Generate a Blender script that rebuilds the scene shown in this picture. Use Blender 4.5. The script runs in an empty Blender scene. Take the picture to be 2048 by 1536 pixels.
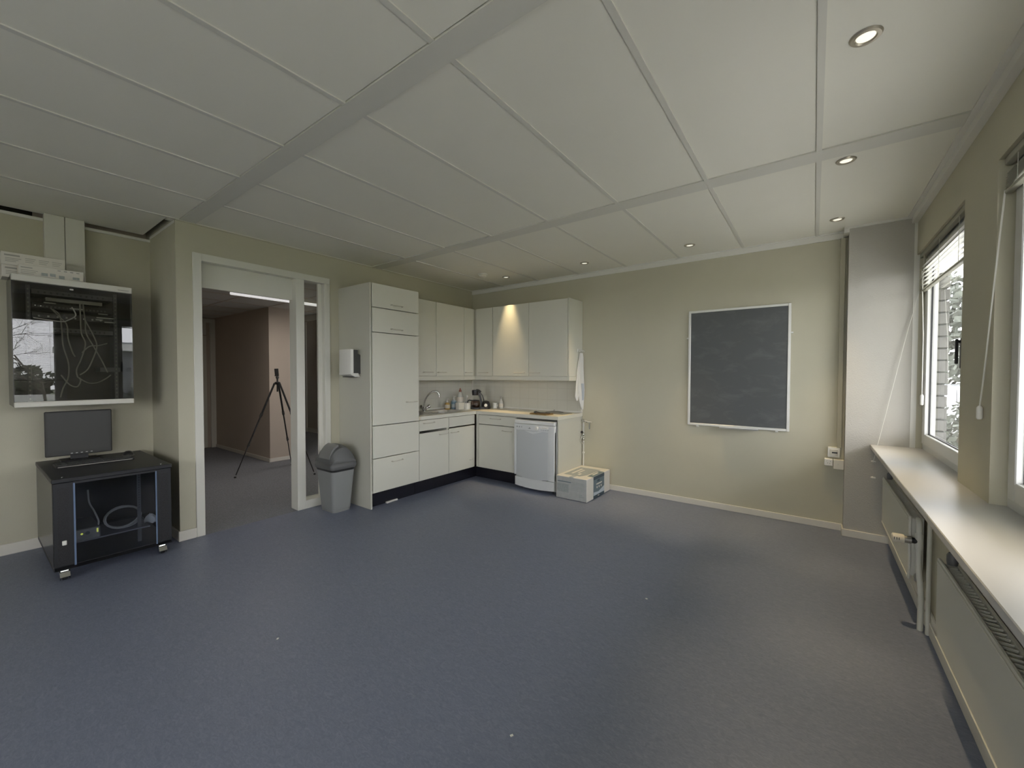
import bpy, bmesh, math, random
from mathutils import Vector, Matrix
random.seed(7)
SC = bpy.context.scene
COL = SC.collection
PI = math.pi

# ------------------------------------------------------------------ materials
def mat(name, col, rough=0.6, metal=0.0, noise=0.0, nscale=20.0, bump=0.0, bscale=200.0,
        emit=None, estr=0.0, spec=0.5, coat=0.0):
    m = bpy.data.materials.new(name); m.use_nodes = True
    nt = m.node_tree; b = nt.nodes['Principled BSDF']
    c = (*col, 1.0)
    b.inputs['Base Color'].default_value = c
    b.inputs['Roughness'].default_value = rough
    b.inputs['Metallic'].default_value = metal
    b.inputs['Specular IOR Level'].default_value = spec
    if coat: b.inputs['Coat Weight'].default_value = coat
    if emit is not None:
        b.inputs['Emission Color'].default_value = (*emit, 1.0)
        b.inputs['Emission Strength'].default_value = estr
    if noise or bump:
        tc = nt.nodes.new('ShaderNodeTexCoord')
    if noise:
        n = nt.nodes.new('ShaderNodeTexNoise'); n.inputs['Scale'].default_value = nscale
        n.inputs['Detail'].default_value = 5.0
        r = nt.nodes.new('ShaderNodeValToRGB')
        r.color_ramp.elements[0].position = 0.3; r.color_ramp.elements[1].position = 0.7
        r.color_ramp.elements[0].color = (*[max(0, x * (1 - noise)) for x in col], 1)
        r.color_ramp.elements[1].color = (*[min(1, x * (1 + noise)) for x in col], 1)
        nt.links.new(tc.outputs['Object'], n.inputs['Vector'])
        nt.links.new(n.outputs['Fac'], r.inputs['Fac'])
        nt.links.new(r.outputs['Color'], b.inputs['Base Color'])
    if bump:
        n2 = nt.nodes.new('ShaderNodeTexNoise'); n2.inputs['Scale'].default_value = bscale
        n2.inputs['Detail'].default_value = 3.0
        bp = nt.nodes.new('ShaderNodeBump'); bp.inputs['Strength'].default_value = bump
        bp.inputs['Distance'].default_value = 0.004
        nt.links.new(tc.outputs['Object'], n2.inputs['Vector'])
        nt.links.new(n2.outputs['Fac'], bp.inputs['Height'])
        nt.links.new(bp.outputs['Normal'], b.inputs['Normal'])
    return m

def glass(name, tint=(1, 1, 1), ior=1.5, rough=0.0):
    m = bpy.data.materials.new(name); m.use_nodes = True
    nt = m.node_tree; nt.nodes.clear()
    o = nt.nodes.new('ShaderNodeOutputMaterial'); mx = nt.nodes.new('ShaderNodeMixShader')
    t = nt.nodes.new('ShaderNodeBsdfTransparent'); g = nt.nodes.new('ShaderNodeBsdfGlossy')
    f = nt.nodes.new('ShaderNodeFresnel'); f.inputs['IOR'].default_value = ior
    t.inputs['Color'].default_value = (*tint, 1); g.inputs['Roughness'].default_value = rough
    ge = nt.nodes.new('ShaderNodeNewGeometry'); mu = nt.nodes.new('ShaderNodeMath'); mu.operation = 'SUBTRACT'
    mu.inputs[0].default_value = 1.0; nt.links.new(ge.outputs['Backfacing'], mu.inputs[1])
    m2 = nt.nodes.new('ShaderNodeMath'); m2.operation = 'MULTIPLY'
    nt.links.new(mu.outputs[0], m2.inputs[0]); nt.links.new(f.outputs['Fac'], m2.inputs[1])
    nt.links.new(m2.outputs[0], mx.inputs['Fac']); nt.links.new(t.outputs['BSDF'], mx.inputs[1])
    nt.links.new(g.outputs['BSDF'], mx.inputs[2]); nt.links.new(mx.outputs['Shader'], o.inputs['Surface'])
    return m

def floor_mat():
    m = bpy.data.materials.new('blue_marbled_linoleum'); m.use_nodes = True
    nt = m.node_tree; b = nt.nodes['Principled BSDF']; L = nt.links
    tc = nt.nodes.new('ShaderNodeTexCoord')
    mp = nt.nodes.new('ShaderNodeMapping'); mp.inputs['Scale'].default_value = (1.0, 2.2, 1.0)
    mp.inputs['Rotation'].default_value = (0, 0, 0.6)
    n1 = nt.nodes.new('ShaderNodeTexNoise'); n1.inputs['Scale'].default_value = 30; n1.inputs['Detail'].default_value = 8
    n1.inputs['Roughness'].default_value = 0.7; n1.inputs['Distortion'].default_value = 1.5
    n2 = nt.nodes.new('ShaderNodeTexNoise'); n2.inputs['Scale'].default_value = 2.0; n2.inputs['Detail'].default_value = 4
    r = nt.nodes.new('ShaderNodeValToRGB')
    e = r.color_ramp.elements
    e[0].position = 0.28; e[0].color = (0.145, 0.162, 0.220, 1)
    e[1].position = 0.75; e[1].color = (0.238, 0.260, 0.340, 1)
    mid = r.color_ramp.elements.new(0.52); mid.color = (0.184, 0.205, 0.276, 1)
    mr = nt.nodes.new('ShaderNodeMapRange'); mr.inputs['To Min'].default_value = 0.38; mr.inputs['To Max'].default_value = 0.50
    L.new(tc.outputs['Object'], mp.inputs['Vector']); L.new(mp.outputs['Vector'], n1.inputs['Vector'])
    L.new(tc.outputs['Object'], n2.inputs['Vector'])
    L.new(n1.outputs['Fac'], r.inputs['Fac']); L.new(r.outputs['Color'], b.inputs['Base Color'])
    L.new(n2.outputs['Fac'], mr.inputs['Value']); L.new(mr.outputs['Result'], b.inputs['Roughness'])
    b.inputs['Specular IOR Level'].default_value = 0.45
    return m

def tile_mat():
    m = bpy.data.materials.new('glazed_wall_tile'); m.use_nodes = True
    nt = m.node_tree; b = nt.nodes['Principled BSDF']; L = nt.links
    tc = nt.nodes.new('ShaderNodeTexCoord'); sp = nt.nodes.new('ShaderNodeSeparateXYZ')
    cb = nt.nodes.new('ShaderNodeCombineXYZ'); ad = nt.nodes.new('ShaderNodeMath'); ad.operation = 'ADD'
    br = nt.nodes.new('ShaderNodeTexBrick'); br.offset = 0.0
    br.inputs['Scale'].default_value = 1.0; br.inputs['Mortar Size'].default_value = 0.0022
    br.inputs['Brick Width'].default_value = 0.15; br.inputs['Row Height'].default_value = 0.15
    br.inputs['Color1'].default_value = (0.645, 0.635, 0.56, 1); br.inputs['Color2'].default_value = (0.66, 0.65, 0.575, 1)
    br.inputs['Mortar'].default_value = (0.565, 0.555, 0.48, 1)
    L.new(tc.outputs['Object'], sp.inputs['Vector']); L.new(sp.outputs['X'], ad.inputs[0]); L.new(sp.outputs['Y'], ad.inputs[1])
    L.new(ad.outputs['Value'], cb.inputs['X']); L.new(sp.outputs['Z'], cb.inputs['Y'])
    L.new(cb.outputs['Vector'], br.inputs['Vector']); L.new(br.outputs['Color'], b.inputs['Base Color'])
    b.inputs['Roughness'].default_value = 0.3
    return m

def chalk_mat():
    m = bpy.data.materials.new('chalkboard_slate'); m.use_nodes = True
    nt = m.node_tree; b = nt.nodes['Principled BSDF']; L = nt.links
    tc = nt.nodes.new('ShaderNodeTexCoord'); mp = nt.nodes.new('ShaderNodeMapping')
    mp.inputs['Rotation'].default_value = (0, 0.5, 0); mp.inputs['Scale'].default_value = (5.0, 1.0, 11.0)
    n = nt.nodes.new('ShaderNodeTexNoise'); n.inputs['Scale'].default_value = 0.9; n.inputs['Detail'].default_value = 9
    n.inputs['Roughness'].default_value = 0.65; n.inputs['Distortion'].default_value = 0.6
    r = nt.nodes.new('ShaderNodeValToRGB'); e = r.color_ramp.elements
    e[0].position = 0.50; e[0].color = (0.086, 0.092, 0.094, 1)
    e[1].position = 0.80; e[1].color = (0.135, 0.140, 0.140, 1)
    L.new(tc.outputs['Object'], mp.inputs['Vector']); L.new(mp.outputs['Vector'], n.inputs['Vector'])
    L.new(n.outputs['Fac'], r.inputs['Fac']); L.new(r.outputs['Color'], b.inputs['Base Color'])
    b.inputs['Roughness'].default_value = 0.55
    return m

M = {}
M['wall'] = mat('beige_wall_paint', (0.520, 0.497, 0.385), 0.75, noise=0.02, nscale=3, bump=0.12, bscale=160)
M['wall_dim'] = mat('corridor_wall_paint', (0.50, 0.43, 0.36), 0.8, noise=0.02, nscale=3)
M['column'] = mat('white_textured_plaster', (0.48, 0.463, 0.420), 0.8, bump=0.5, bscale=110)
M['ceil'] = mat('ceiling_tile_paint', (0.80, 0.785, 0.695), 0.85, noise=0.012, nscale=2)
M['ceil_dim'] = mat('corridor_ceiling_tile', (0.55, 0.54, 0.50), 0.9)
M['profile'] = mat('grey_ceiling_profile', (0.665, 0.655, 0.59), 0.6)
M['edge'] = mat('white_ceiling_edge_profile', (0.74, 0.73, 0.68), 0.6)
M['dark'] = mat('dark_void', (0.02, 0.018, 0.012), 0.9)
M['floor'] = floor_mat()
M['carpet'] = mat('blue_grey_carpet', (0.20, 0.205, 0.225), 0.95, noise=0.25, nscale=90, bump=0.4, bscale=350)
M['trim'] = mat('white_painted_wood', (0.70, 0.69, 0.62), 0.45)
M['base'] = mat('white_skirting', (0.70, 0.67, 0.60), 0.5)
M['frame'] = mat('grey_window_aluminium', (0.66, 0.66, 0.64), 0.4, 0.2)
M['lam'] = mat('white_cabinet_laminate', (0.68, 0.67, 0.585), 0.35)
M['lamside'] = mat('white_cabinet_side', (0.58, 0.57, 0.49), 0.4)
M['handle'] = mat('pale_bow_handle', (0.60, 0.57, 0.49), 0.3)
M['black'] = mat('black_plinth', (0.012, 0.012, 0.018), 0.25)
M['top'] = mat('cream_worktop_laminate', (0.80, 0.75, 0.62), 0.3)
M['sill'] = mat('white_sill_laminate', (0.53, 0.53, 0.53), 0.35)
M['rad'] = mat('radiator_enamel', (0.62, 0.615, 0.55), 0.45)
M['steel'] = mat('brushed_steel', (0.55, 0.53, 0.48), 0.28, 0.9)
M['chrome'] = mat('chrome', (0.65, 0.65, 0.63), 0.12, 1.0)
M['tile'] = tile_mat()
M['slate'] = chalk_mat()
M['alu'] = mat('pale_aluminium', (0.70, 0.70, 0.66), 0.4, 0.3)
M['plastic'] = mat('white_plastic', (0.78, 0.77, 0.72), 0.4)
M['cream'] = mat('cream_plastic', (0.72, 0.69, 0.60), 0.45)
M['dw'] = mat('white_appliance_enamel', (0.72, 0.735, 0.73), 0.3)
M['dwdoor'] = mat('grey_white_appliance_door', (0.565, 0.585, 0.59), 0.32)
M['grey'] = mat('grey_plastic', (0.25, 0.258, 0.255), 0.45)
M['midgrey'] = mat('mid_grey_plastic', (0.105, 0.108, 0.108), 0.45)
M['greyflap'] = mat('grey_flap', (0.19, 0.193, 0.19), 0.4)
M['charcoal'] = mat('charcoal_plastic', (0.05, 0.052, 0.05), 0.5)
M['blackp'] = mat('black_plastic', (0.016, 0.016, 0.017), 0.4)
M['rackblk'] = mat('black_powder_coat', (0.014, 0.015, 0.018), 0.42)
M['rackside'] = mat('rack_side_panel', (0.03, 0.03, 0.03), 0.25, spec=0.8)
M['bluestrip'] = mat('blue_grey_metal', (0.16, 0.22, 0.34), 0.35, 0.4)
M['perf'] = mat('perforated_steel', (0.012, 0.012, 0.014), 0.5, noise=0.9, nscale=260)
M['screen'] = mat('monitor_screen', (0.055, 0.055, 0.052), 0.35)
M['bezel'] = mat('monitor_bezel', (0.05, 0.05, 0.048), 0.3)
M['rackwhite'] = mat('pale_grey_steel', (0.66, 0.645, 0.57), 0.45)
M['rackgrey'] = mat('rack_grey_panel', (0.16, 0.16, 0.165), 0.5)
M['cable'] = mat('grey_cable', (0.46, 0.44, 0.40), 0.5)
M['cablew'] = mat('white_cable', (0.70, 0.70, 0.66), 0.5)
M['print'] = mat('grey_print', (0.38, 0.37, 0.33), 0.7)
M['printd'] = mat('dark_print', (0.10, 0.11, 0.11), 0.7)
M['card'] = mat('white_cardboard', (0.72, 0.69, 0.62), 0.7)
M['cardg'] = mat('grey_printed_cardboard', (0.46, 0.475, 0.46), 0.7, noise=0.06, nscale=25)
M['cardk'] = mat('grey_label_print', (0.36, 0.385, 0.38), 0.7, noise=0.1, nscale=60)
M['teal'] = mat('slate_teal_print', (0.15, 0.20, 0.22), 0.6)
M['teald'] = mat('dark_teal_print', (0.055, 0.085, 0.105), 0.6)
M['palebl'] = mat('pale_blue_print', (0.52, 0.58, 0.63), 0.6)
M['cloth'] = mat('white_cotton', (0.72, 0.71, 0.67), 0.9, bump=0.2, bscale=300)
M['clothbl'] = mat('blue_grey_stripe', (0.42, 0.46, 0.50), 0.9)
M['wood'] = mat('brown_wood', (0.20, 0.12, 0.035), 0.5, noise=0.25, nscale=30)
M['greym'] = mat('grey_metal_tray', (0.32, 0.31, 0.28), 0.4, 0.5)
M['amber'] = mat('amber_soap', (0.52, 0.34, 0.10), 0.3)
M['labelw'] = mat('white_label', (0.72, 0.66, 0.56), 0.6)
M['bluesoap'] = mat('blue_soap', (0.14, 0.23, 0.29), 0.3)
M['paleblue'] = mat('clear_blue_plastic', (0.40, 0.46, 0.48), 0.25)
M['clearp'] = mat('cloudy_clear_plastic', (0.56, 0.55, 0.50), 0.2)
M['redcap'] = mat('red_cap', (0.24, 0.09, 0.06), 0.45)
M['coffee'] = mat('dark_coffee_glass', (0.035, 0.018, 0.012), 0.12)
M['carafe'] = glass('carafe_glass', (0.50, 0.40, 0.34), 1.5)
M['glass'] = glass('window_pane_glass', (0.955, 0.97, 0.96), 1.5)
M['sideglass'] = glass('sidelight_glass', (0.93, 0.94, 0.92), 1.45)
M['rackglass'] = glass('smoked_cabinet_glass', (0.74, 0.74, 0.71), 1.75)
M['doorglass'] = glass('tinted_rack_door_glass', (0.72, 0.75, 0.80), 1.6)
M['blind'] = mat('white_blind_slat', (0.74, 0.73, 0.67), 0.5)
M['blindrail'] = mat('olive_blind_rail', (0.34, 0.33, 0.26), 0.5)
M['leverblack'] = mat('black_handle', (0.012, 0.012, 0.012), 0.35)
M['led'] = mat('led_white', (0.9, 0.9, 0.9), 0.5, emit=(1, 0.97, 0.9), estr=0.45)
M['ledy'] = mat('yellow_led', (0.6, 0.6, 0.1), 0.5, emit=(0.75, 0.8, 0.12), estr=0.75)
M['tube'] = mat('lamp_tube_white', (0.9, 0.9, 0.9), 0.5, emit=(1, 0.98, 0.97), estr=0.55)
M['bulb'] = mat('halogen_lens', (0.9, 0.9, 0.85), 0.3, emit=(1.0, 0.96, 0.80), estr=0.75)
M['ring'] = mat('brushed_nickel_ring', (0.50, 0.46, 0.38), 0.35, 0.7)
M['valve'] = mat('cream_thermostat', (0.74, 0.69, 0.58), 0.45)
M['brick'] = mat('pale_cladding', (0.105, 0.105, 0.10), 0.8, noise=0.1, nscale=12)
M['grass'] = mat('lawn', (0.16, 0.18, 0.10), 0.9, noise=0.3, nscale=3)
M['pave'] = mat('pale_paving', (0.58, 0.57, 0.54), 0.9, noise=0.08, nscale=4)
M['leaf'] = mat('evergreen_leaf', (0.055, 0.06, 0.03), 0.8, noise=0.5, nscale=8)
M['leafp'] = mat('pale_shrub_leaf', (0.085, 0.095, 0.075), 0.8, noise=0.4, nscale=9)
M['bark'] = mat('grey_bark', (0.11, 0.095, 0.07), 0.9, noise=0.3, nscale=15)
M['carw'] = mat('white_car_paint', (0.30, 0.31, 0.32), 0.25, coat=0.5)
M['carg'] = mat('car_dark_glass', (0.03, 0.035, 0.04), 0.1)
M['facade'] = mat('grey_facade', (0.16, 0.165, 0.17), 0.8, noise=0.15, nscale=3)
M['white_w'] = mat('white_render', (0.70, 0.70, 0.67), 0.85)

# ------------------------------------------------------------------ mesh builder
class B:
    def __init__(s): s.bm = bmesh.new(); s.mi = 0
    def _tag(s, faces):
        for f in faces: f.material_index = s.mi
    def m(s, i): s.mi = i; return s
    def box(s, x0, x1, y0, y1, z0, z1, bev=0.0, seg=1):
        x0, x1 = min(x0, x1), max(x0, x1); y0, y1 = min(y0, y1), max(y0, y1); z0, z1 = min(z0, z1), max(z0, z1)
        v = [s.bm.verts.new(p) for p in ((x0,y0,z0),(x1,y0,z0),(x1,y1,z0),(x0,y1,z0),(x0,y0,z1),(x1,y0,z1),(x1,y1,z1),(x0,y1,z1))]
        fs = [s.bm.faces.new([v[i] for i in q]) for q in ((3,2,1,0),(4,5,6,7),(0,1,5,4),(1,2,6,5),(2,3,7,6),(3,0,4,7))]
        s._tag(fs)
        if bev > 0:
            es = list({e for f in fs for e in f.edges})
            r = bmesh.ops.bevel(s.bm, geom=es, offset=bev, segments=seg, profile=0.6, affect='EDGES', clamp_overlap=True)
            s._tag(r['faces'])
        return s
    def quad(s, *ps):
        f = s.bm.faces.new([s.bm.verts.new(p) for p in ps]); f.material_index = s.mi; return s
    def prism(s, pts, axis, a, b):
        # 2D outline extruded along an axis; pts are in the two other axes in order
        def P(p, t):
            return {'x': (t, p[0], p[1]), 'y': (p[0], t, p[1]), 'z': (p[0], p[1], t)}[axis]
        v0 = [s.bm.verts.new(P(p, a)) for p in pts]; v1 = [s.bm.verts.new(P(p, b)) for p in pts]
        n = len(pts); fs = [s.bm.faces.new(v0), s.bm.faces.new(v1[::-1])]
        for i in range(n): fs.append(s.bm.faces.new((v0[i], v0[(i+1) % n], v1[(i+1) % n], v1[i])))
        s._tag(fs); return s
    def lathe(s, prof, c=(0,0,0), axis=(0,0,1), seg=20, caps=True):
        ax = Vector(axis).normalized(); t = Vector((1,0,0)) if abs(ax.x) < .9 else Vector((0,1,0))
        u = ax.cross(t).normalized(); w = ax.cross(u); c = Vector(c); rings = []
        for r, h in prof:
            rings.append([s.bm.verts.new(c + ax*h + (u*math.cos(2*PI*i/seg) + w*math.sin(2*PI*i/seg))*max(r, 1e-5)) for i in range(seg)])
        fs = []
        for a, b in zip(rings, rings[1:]):
            for i in range(seg): fs.append(s.bm.faces.new((a[i], a[(i+1) % seg], b[(i+1) % seg], b[i])))
        if caps: fs += [s.bm.faces.new(rings[0][::-1]), s.bm.faces.new(rings[-1])]
        s._tag(fs); return s
    def cyl(s, p, q, r, r2=None, seg=14):
        p = Vector(p); q = Vector(q); d = q - p
        return s.lathe([(r, 0), (r if r2 is None else r2, d.length)], p, d, seg)
    def tube(s, pts, r, seg=8, smooth=0, closed=False):
        pts = [Vector(p) for p in pts]
        if smooth:
            out = []
            n = len(pts)
            for i in range(n if closed else n - 1):
                p0 = pts[(i-1) % n] if closed or i else pts[0]; p1 = pts[i]; p2 = pts[(i+1) % n]
                p3 = pts[(i+2) % n] if closed or i + 2 < n else pts[-1]
                for k in range(smooth):
                    t = k / smooth
                    out.append(0.5*((2*p1) + (p2-p0)*t + (2*p0-5*p1+4*p2-p3)*t*t + (3*p1-p0-3*p2+p3)*t**3))
            if not closed: out.append(pts[-1])
            pts = out
        n = len(pts); rad = r if hasattr(r, '__len__') else [r]*n
        if len(rad) != n: rad = [rad[0] + (rad[-1]-rad[0])*i/(n-1) for i in range(n)]
        rings = []; up = None
        for i in range(n):
            a = pts[i-1] if (i or closed) else pts[0]; b = pts[(i+1) % n] if (i < n-1 or closed) else pts[-1]
            d = (b - a).normalized()
            if up is None:
                t = Vector((0,0,1)) if abs(d.z) < .9 else Vector((1,0,0)); up = d.cross(t).normalized()
            up = (up - d*up.dot(d)).normalized(); w = d.cross(up)
            rings.append([s.bm.verts.new(pts[i] + (up*math.cos(2*PI*k/seg) + w*math.sin(2*PI*k/seg))*rad[i]) for k in range(seg)])
        fs = []
        rr = rings + [rings[0]] if closed else rings
        for a, b in zip(rr, rr[1:]):
            for k in range(seg): fs.append(s.bm.faces.new((a[k], a[(k+1) % seg], b[(k+1) % seg], b[k])))
        if not closed: fs += [s.bm.faces.new(rings[0][::-1]), s.bm.faces.new(rings[-1])]
        s._tag(fs); return s
    def rings(s, rs, caps=True):
        vs = [[s.bm.verts.new(p) for p in r] for r in rs]; n = len(vs[0]); fs = []
        for a, b in zip(vs, vs[1:]):
            for k in range(n): fs.append(s.bm.faces.new((a[k], a[(k+1) % n], b[(k+1) % n], b[k])))
        if caps: fs += [s.bm.faces.new(vs[0][::-1]), s.bm.faces.new(vs[-1])]
        s._tag(fs); return s
    def rot(s, ang, c, axis='Z'):
        bmesh.ops.rotate(s.bm, verts=s.bm.verts, cent=c, matrix=Matrix.Rotation(ang, 3, axis)); return s

def obj(name, b, m, parent=None, smooth=False, label=None):
    bmesh.ops.recalc_face_normals(b.bm, faces=b.bm.faces)
    me = bpy.data.meshes.new(name); b.bm.to_mesh(me); b.bm.free()
    xs = [v.co for v in me.vertices]
    o0 = Vector(((min(v.x for v in xs)+max(v.x for v in xs))/2, (min(v.y for v in xs)+max(v.y for v in xs))/2, min(v.z for v in xs)))
    me.transform(Matrix.Translation(-o0))
    for k in (m if isinstance(m, (list, tuple)) else [m]): me.materials.append(M[k])
    o = bpy.data.objects.new(name, me); COL.objects.link(o); o.location = o0
    if smooth:
        me.shade_smooth()
        me.set_sharp_from_angle(angle=math.radians(38))
    if parent:
        inv = Vector(parent['_w']) if '_w' in parent else Vector((0, 0, 0))
        o.parent = parent; o.location = o0 - inv
        o['_w'] = [o0.x, o0.y, o0.z]
    else:
        o['_w'] = [o0.x, o0.y, o0.z]
    if label: o['label'] = label
    return o

def tag(o, label, cat, group=None, kind=None):
    o['label'] = label; o['category'] = cat
    if group: o['group'] = group
    if kind: o['kind'] = kind
    return o

def thing(name, loc, label, cat, group=None, kind=None):
    o = bpy.data.objects.new(name, None); o.empty_display_size = 0.1
    COL.objects.link(o); o.location = loc; o['_w'] = list(loc)
    return tag(o, label, cat, group, kind)

def struct(name, b, m, parent=None, smooth=False):
    o = obj(name, b, m, parent, smooth)
    if parent is None: o['kind'] = 'structure'
    return o

def structroot(name, loc):
    o = bpy.data.objects.new(name, None); COL.objects.link(o); o.location = loc; o['_w'] = list(loc)
    o['kind'] = 'structure'; return o

def dup(root, off, label, group=None):
    off = Vector(off); r = root.copy(); COL.objects.link(r); r.location = root.location + off; r['label'] = label
    if group: r['group'] = group
    for ch in list(root.children):
        c = ch.copy(); COL.objects.link(c); c.parent = r
        for g in list(ch.children):
            d = g.copy(); COL.objects.link(d); d.parent = c
    return r

# ------------------------------------------------------------------ room shell
CZ = 2.655                 # ceiling tile underside
YB = 0.05                  # back wall face
XR = 4.85                  # window wall face above the sill
XL2 = -0.75                # recess wall behind the racks
YP = -3.555                # corner of the pier left of the doorway
YR = -8.6                  # rear wall, behind the camera
ZT = 2.95                  # shell top above the ceiling void

struct('floor', B().box(-0.0, 4.97, YR, YB+.1, -0.06, 0).box(XL2-.15, 0, YR, YP+.1, -0.06, 0), 'floor')
struct('floor_corridor', B().box(-7.3, 0.0, YP+.1, .5, -0.06, -0.001).box(-5.1, XL2-.10, -4.25, YP+.1, -0.06, -0.001), 'carpet')

# left wall with doorway opening (frame outer y -3.444..-2.24, top 2.413)
b = B()
b.box(-.12, 0, YP, -3.444, 0, ZT).box(-.12, 0, -3.444, -2.24, 2.413, ZT).box(-.12, 0, -2.24, YB+.1, 0, ZT)
struct('wall_left', b, 'wall')
struct('wall_recess', B().box(XL2-.12, XL2, YR, YP, 0, 2.60).box(XL2-.12, -.12, YP, YP+.1, 0, ZT), 'wall')
struct('wall_back', B().box(0, XR, YB, YB+.12, 0, ZT), 'wall')
RW = [(2.2, 4.6)]        # unseen rear window opening, added behind the camera to brighten the room
b = B().box(XL2-.12, 5.05, YR-.12, YR, 0, .81).box(XL2-.12, 5.05, YR-.12, YR, 2.345, ZT)
for xa, xb in ((XL2-.12, 2.2), (4.6, 5.05)): b.box(xa, xb, YR-.12, YR, .81, 2.345)
struct('wall_rear', b, 'wall')
WIN = [(-0.085, -1.36), (-1.86, -3.10), (-3.60, -4.85), (-5.35, -6.60), (-7.10, -8.35)]  # last two openings lie unseen behind the camera, added for more daylight
WT, SZ = 2.345, 0.81
b = B()
b.box(XR, 4.975, YR-.12, YB+.12, WT, ZT)
b.box(4.735, 4.975, YR-.12, YB+.12, 0, SZ-.03)
ys = [YB] + [y for w in WIN for y in w] + [YR]
for i in range(0, len(ys), 2): b.box(XR, 4.975, ys[i] if i else YB+.12, ys[i+1] if i+2 < len(ys) else YR-.12, SZ-.03, WT)
struct('wall_right', b, 'wall')
struct('wall_column', B().box(4.43, 4.832, -.085, YB, 0, CZ+.03), 'column')

# ceiling: tiles, profiles, edge strips
TX = [0.613, 1.215, 1.815, 2.42, 3.02, 3.625, 4.21]
BY = [(-1.722, -1.585), (-3.53, -3.42), (-5.34, -5.23), (-7.15, -7.04)]
b = B()
rows = []; hi = YB
for y0, y1 in BY: rows.append((y1, hi)); hi = y0
rows.append((YR, hi))
xe = [0.0] + TX + [XR]
for y0, y1 in rows:
    for xa, xb in zip(xe, xe[1:]): b.box(xa+.006, xb-.006, y0+.004, y1-.004, CZ, CZ+.02)
# strip over the recess, cut short of the wall so the dark void shows
for y0, y1 in ((YR, -7.15), (-7.04, -5.34), (-5.23, -3.60)):
    b.box(-.736, -.006, y0+.004, y1-.004, CZ, CZ+.02)
b.box(-.10, -.006, -3.60, -3.535, CZ, CZ+.02)
struct('ceiling', b, 'ceil')
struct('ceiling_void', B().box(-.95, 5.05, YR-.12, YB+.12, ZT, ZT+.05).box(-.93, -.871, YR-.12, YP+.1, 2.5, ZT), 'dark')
b = B()
for y0, y1 in BY: b.box(0.0 if y0 > -3.6 else -.72, XR, y0, y1, CZ-.007, CZ+.015)
struct('trim_1', b, 'profile')
b = B()
for x in TX + [0.004]: 
    for y0, y1 in rows: b.box(x-.013, x+.013, y0, y1, CZ-.006, CZ+.012)
struct('trim_2', b, 'profile')
b = B()
b.box(0.0, 4.40, YB-.012, YB, 2.597, CZ-.001).box(0.0, 4.40, YB-.03, YB, CZ-.008, CZ+.01)      # back wall edge profile
b.box(4.815, XR, YR, -.085, CZ-.055, CZ-.001).box(4.79, XR, YR, -.085, CZ-.010, CZ+.01)         # window wall edge profile
b.box(4.395, 4.43, -.10, YB, CZ-.05, CZ-.001).box(4.395, 4.832, -.105, -.085, CZ-.018, CZ+.01)
struct('trim_3', b, 'edge')
struct('trim_4', B().box(-.006, .012, YP, YB, CZ-.012, CZ-.004), 'wall')
struct('trim_5', B().box(-.75, -.732, YR, YP, 2.600, 2.622).box(-.74, -.02, YP-.002, YP+.012, CZ-.028, CZ-.006), 'edge')

# baseboards
def bb(name, *boxes):
    b = B()
    for q in boxes: b.box(*q, bev=.003)
    return struct(name, b, 'base')
bb('baseboard_back', (1.87, 4.425, YB-.014, YB, 0, .062))
bb('baseboard_column', (4.418, 4.735, -.099, -.085, 0, .062), (4.418, 4.43, -.085, YB-.014, 0, .062))
bb('baseboard_left', (0, .012, YP-.012, -3.444, 0, .085), (-.74, 0, YP-.012, YP, 0, .085), (0, .012, -2.24, -2.14, 0, .085))
bb('baseboard_recess', (-.75, -.738, YR, YP-.012, 0, .085))
bb('baseboard_right', (4.719, 4.735, YR, -.10, 0.0, .07), (4.725, 4.735, YR, -.10, 0.07, .12))

# window sill
s = struct('window_sill', B().box(4.593, 4.93, YR, -.0855, SZ-.032, SZ, bev=.003), 'sill')

# windows
def window(i, y0, y1):
    r = structroot('window_%d' % i, (4.95, (y0+y1)/2, SZ))
    X0, X1 = 4.905, 4.965
    b = B()
    b.box(X0, X1, y0-.05, y0, SZ, WT).box(X0, X1, y1, y1+.09, SZ, WT)
    b.box(X0, X1, y1+.09, y0-.05, SZ, SZ+.055).box(X0, X1, y1+.09, y0-.05, WT-.06, WT)
    obj('frame', b, 'frame', r)
    a, c = y0-.042, y1+.085
    b = B(); xa, xb = 4.893, 4.94; z0, z1 = SZ+.045, WT-.05; w = .08
    b.box(xa, xb, a-w, a, z0, z1, bev=.004).box(xa, xb, c, c+w, z0, z1, bev=.004)
    b.box(xa, xb, c+w, a-w, z0, z0+w, bev=.004).box(xa, xb, c+w, a-w, z1-w, z1, bev=.004)
    obj('sash', b, 'frame', r)
    b = B().box(4.917, 4.926, a-w-.006, a-w, z0+w, z1-w).box(4.917, 4.926, c+w, a-w, z0+w, z0+w+.006)
    obj('gasket', b, 'blackp', r)
    obj('pane', B().box(4.926, 4.931, c+w-.005, a-w+.005, z0+w-.005, z1-w+.005), 'glass', r)
    hy = c+w-.012
    b = B().box(4.876, 4.893, hy-.014, hy+.012, 1.43, 1.60, bev=.004).cyl((4.893, hy, 1.585), (4.862, hy, 1.585), .009)
    b.box(4.856, 4.869, hy-.010, hy+.010, 1.455, 1.60, bev=.004)
    h = obj('handle', b, 'leverblack', r); h['label'] = 'black lever handle'
    return r
for i, (y0, y1) in enumerate(WIN): window(i+1, y0, y1)
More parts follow.
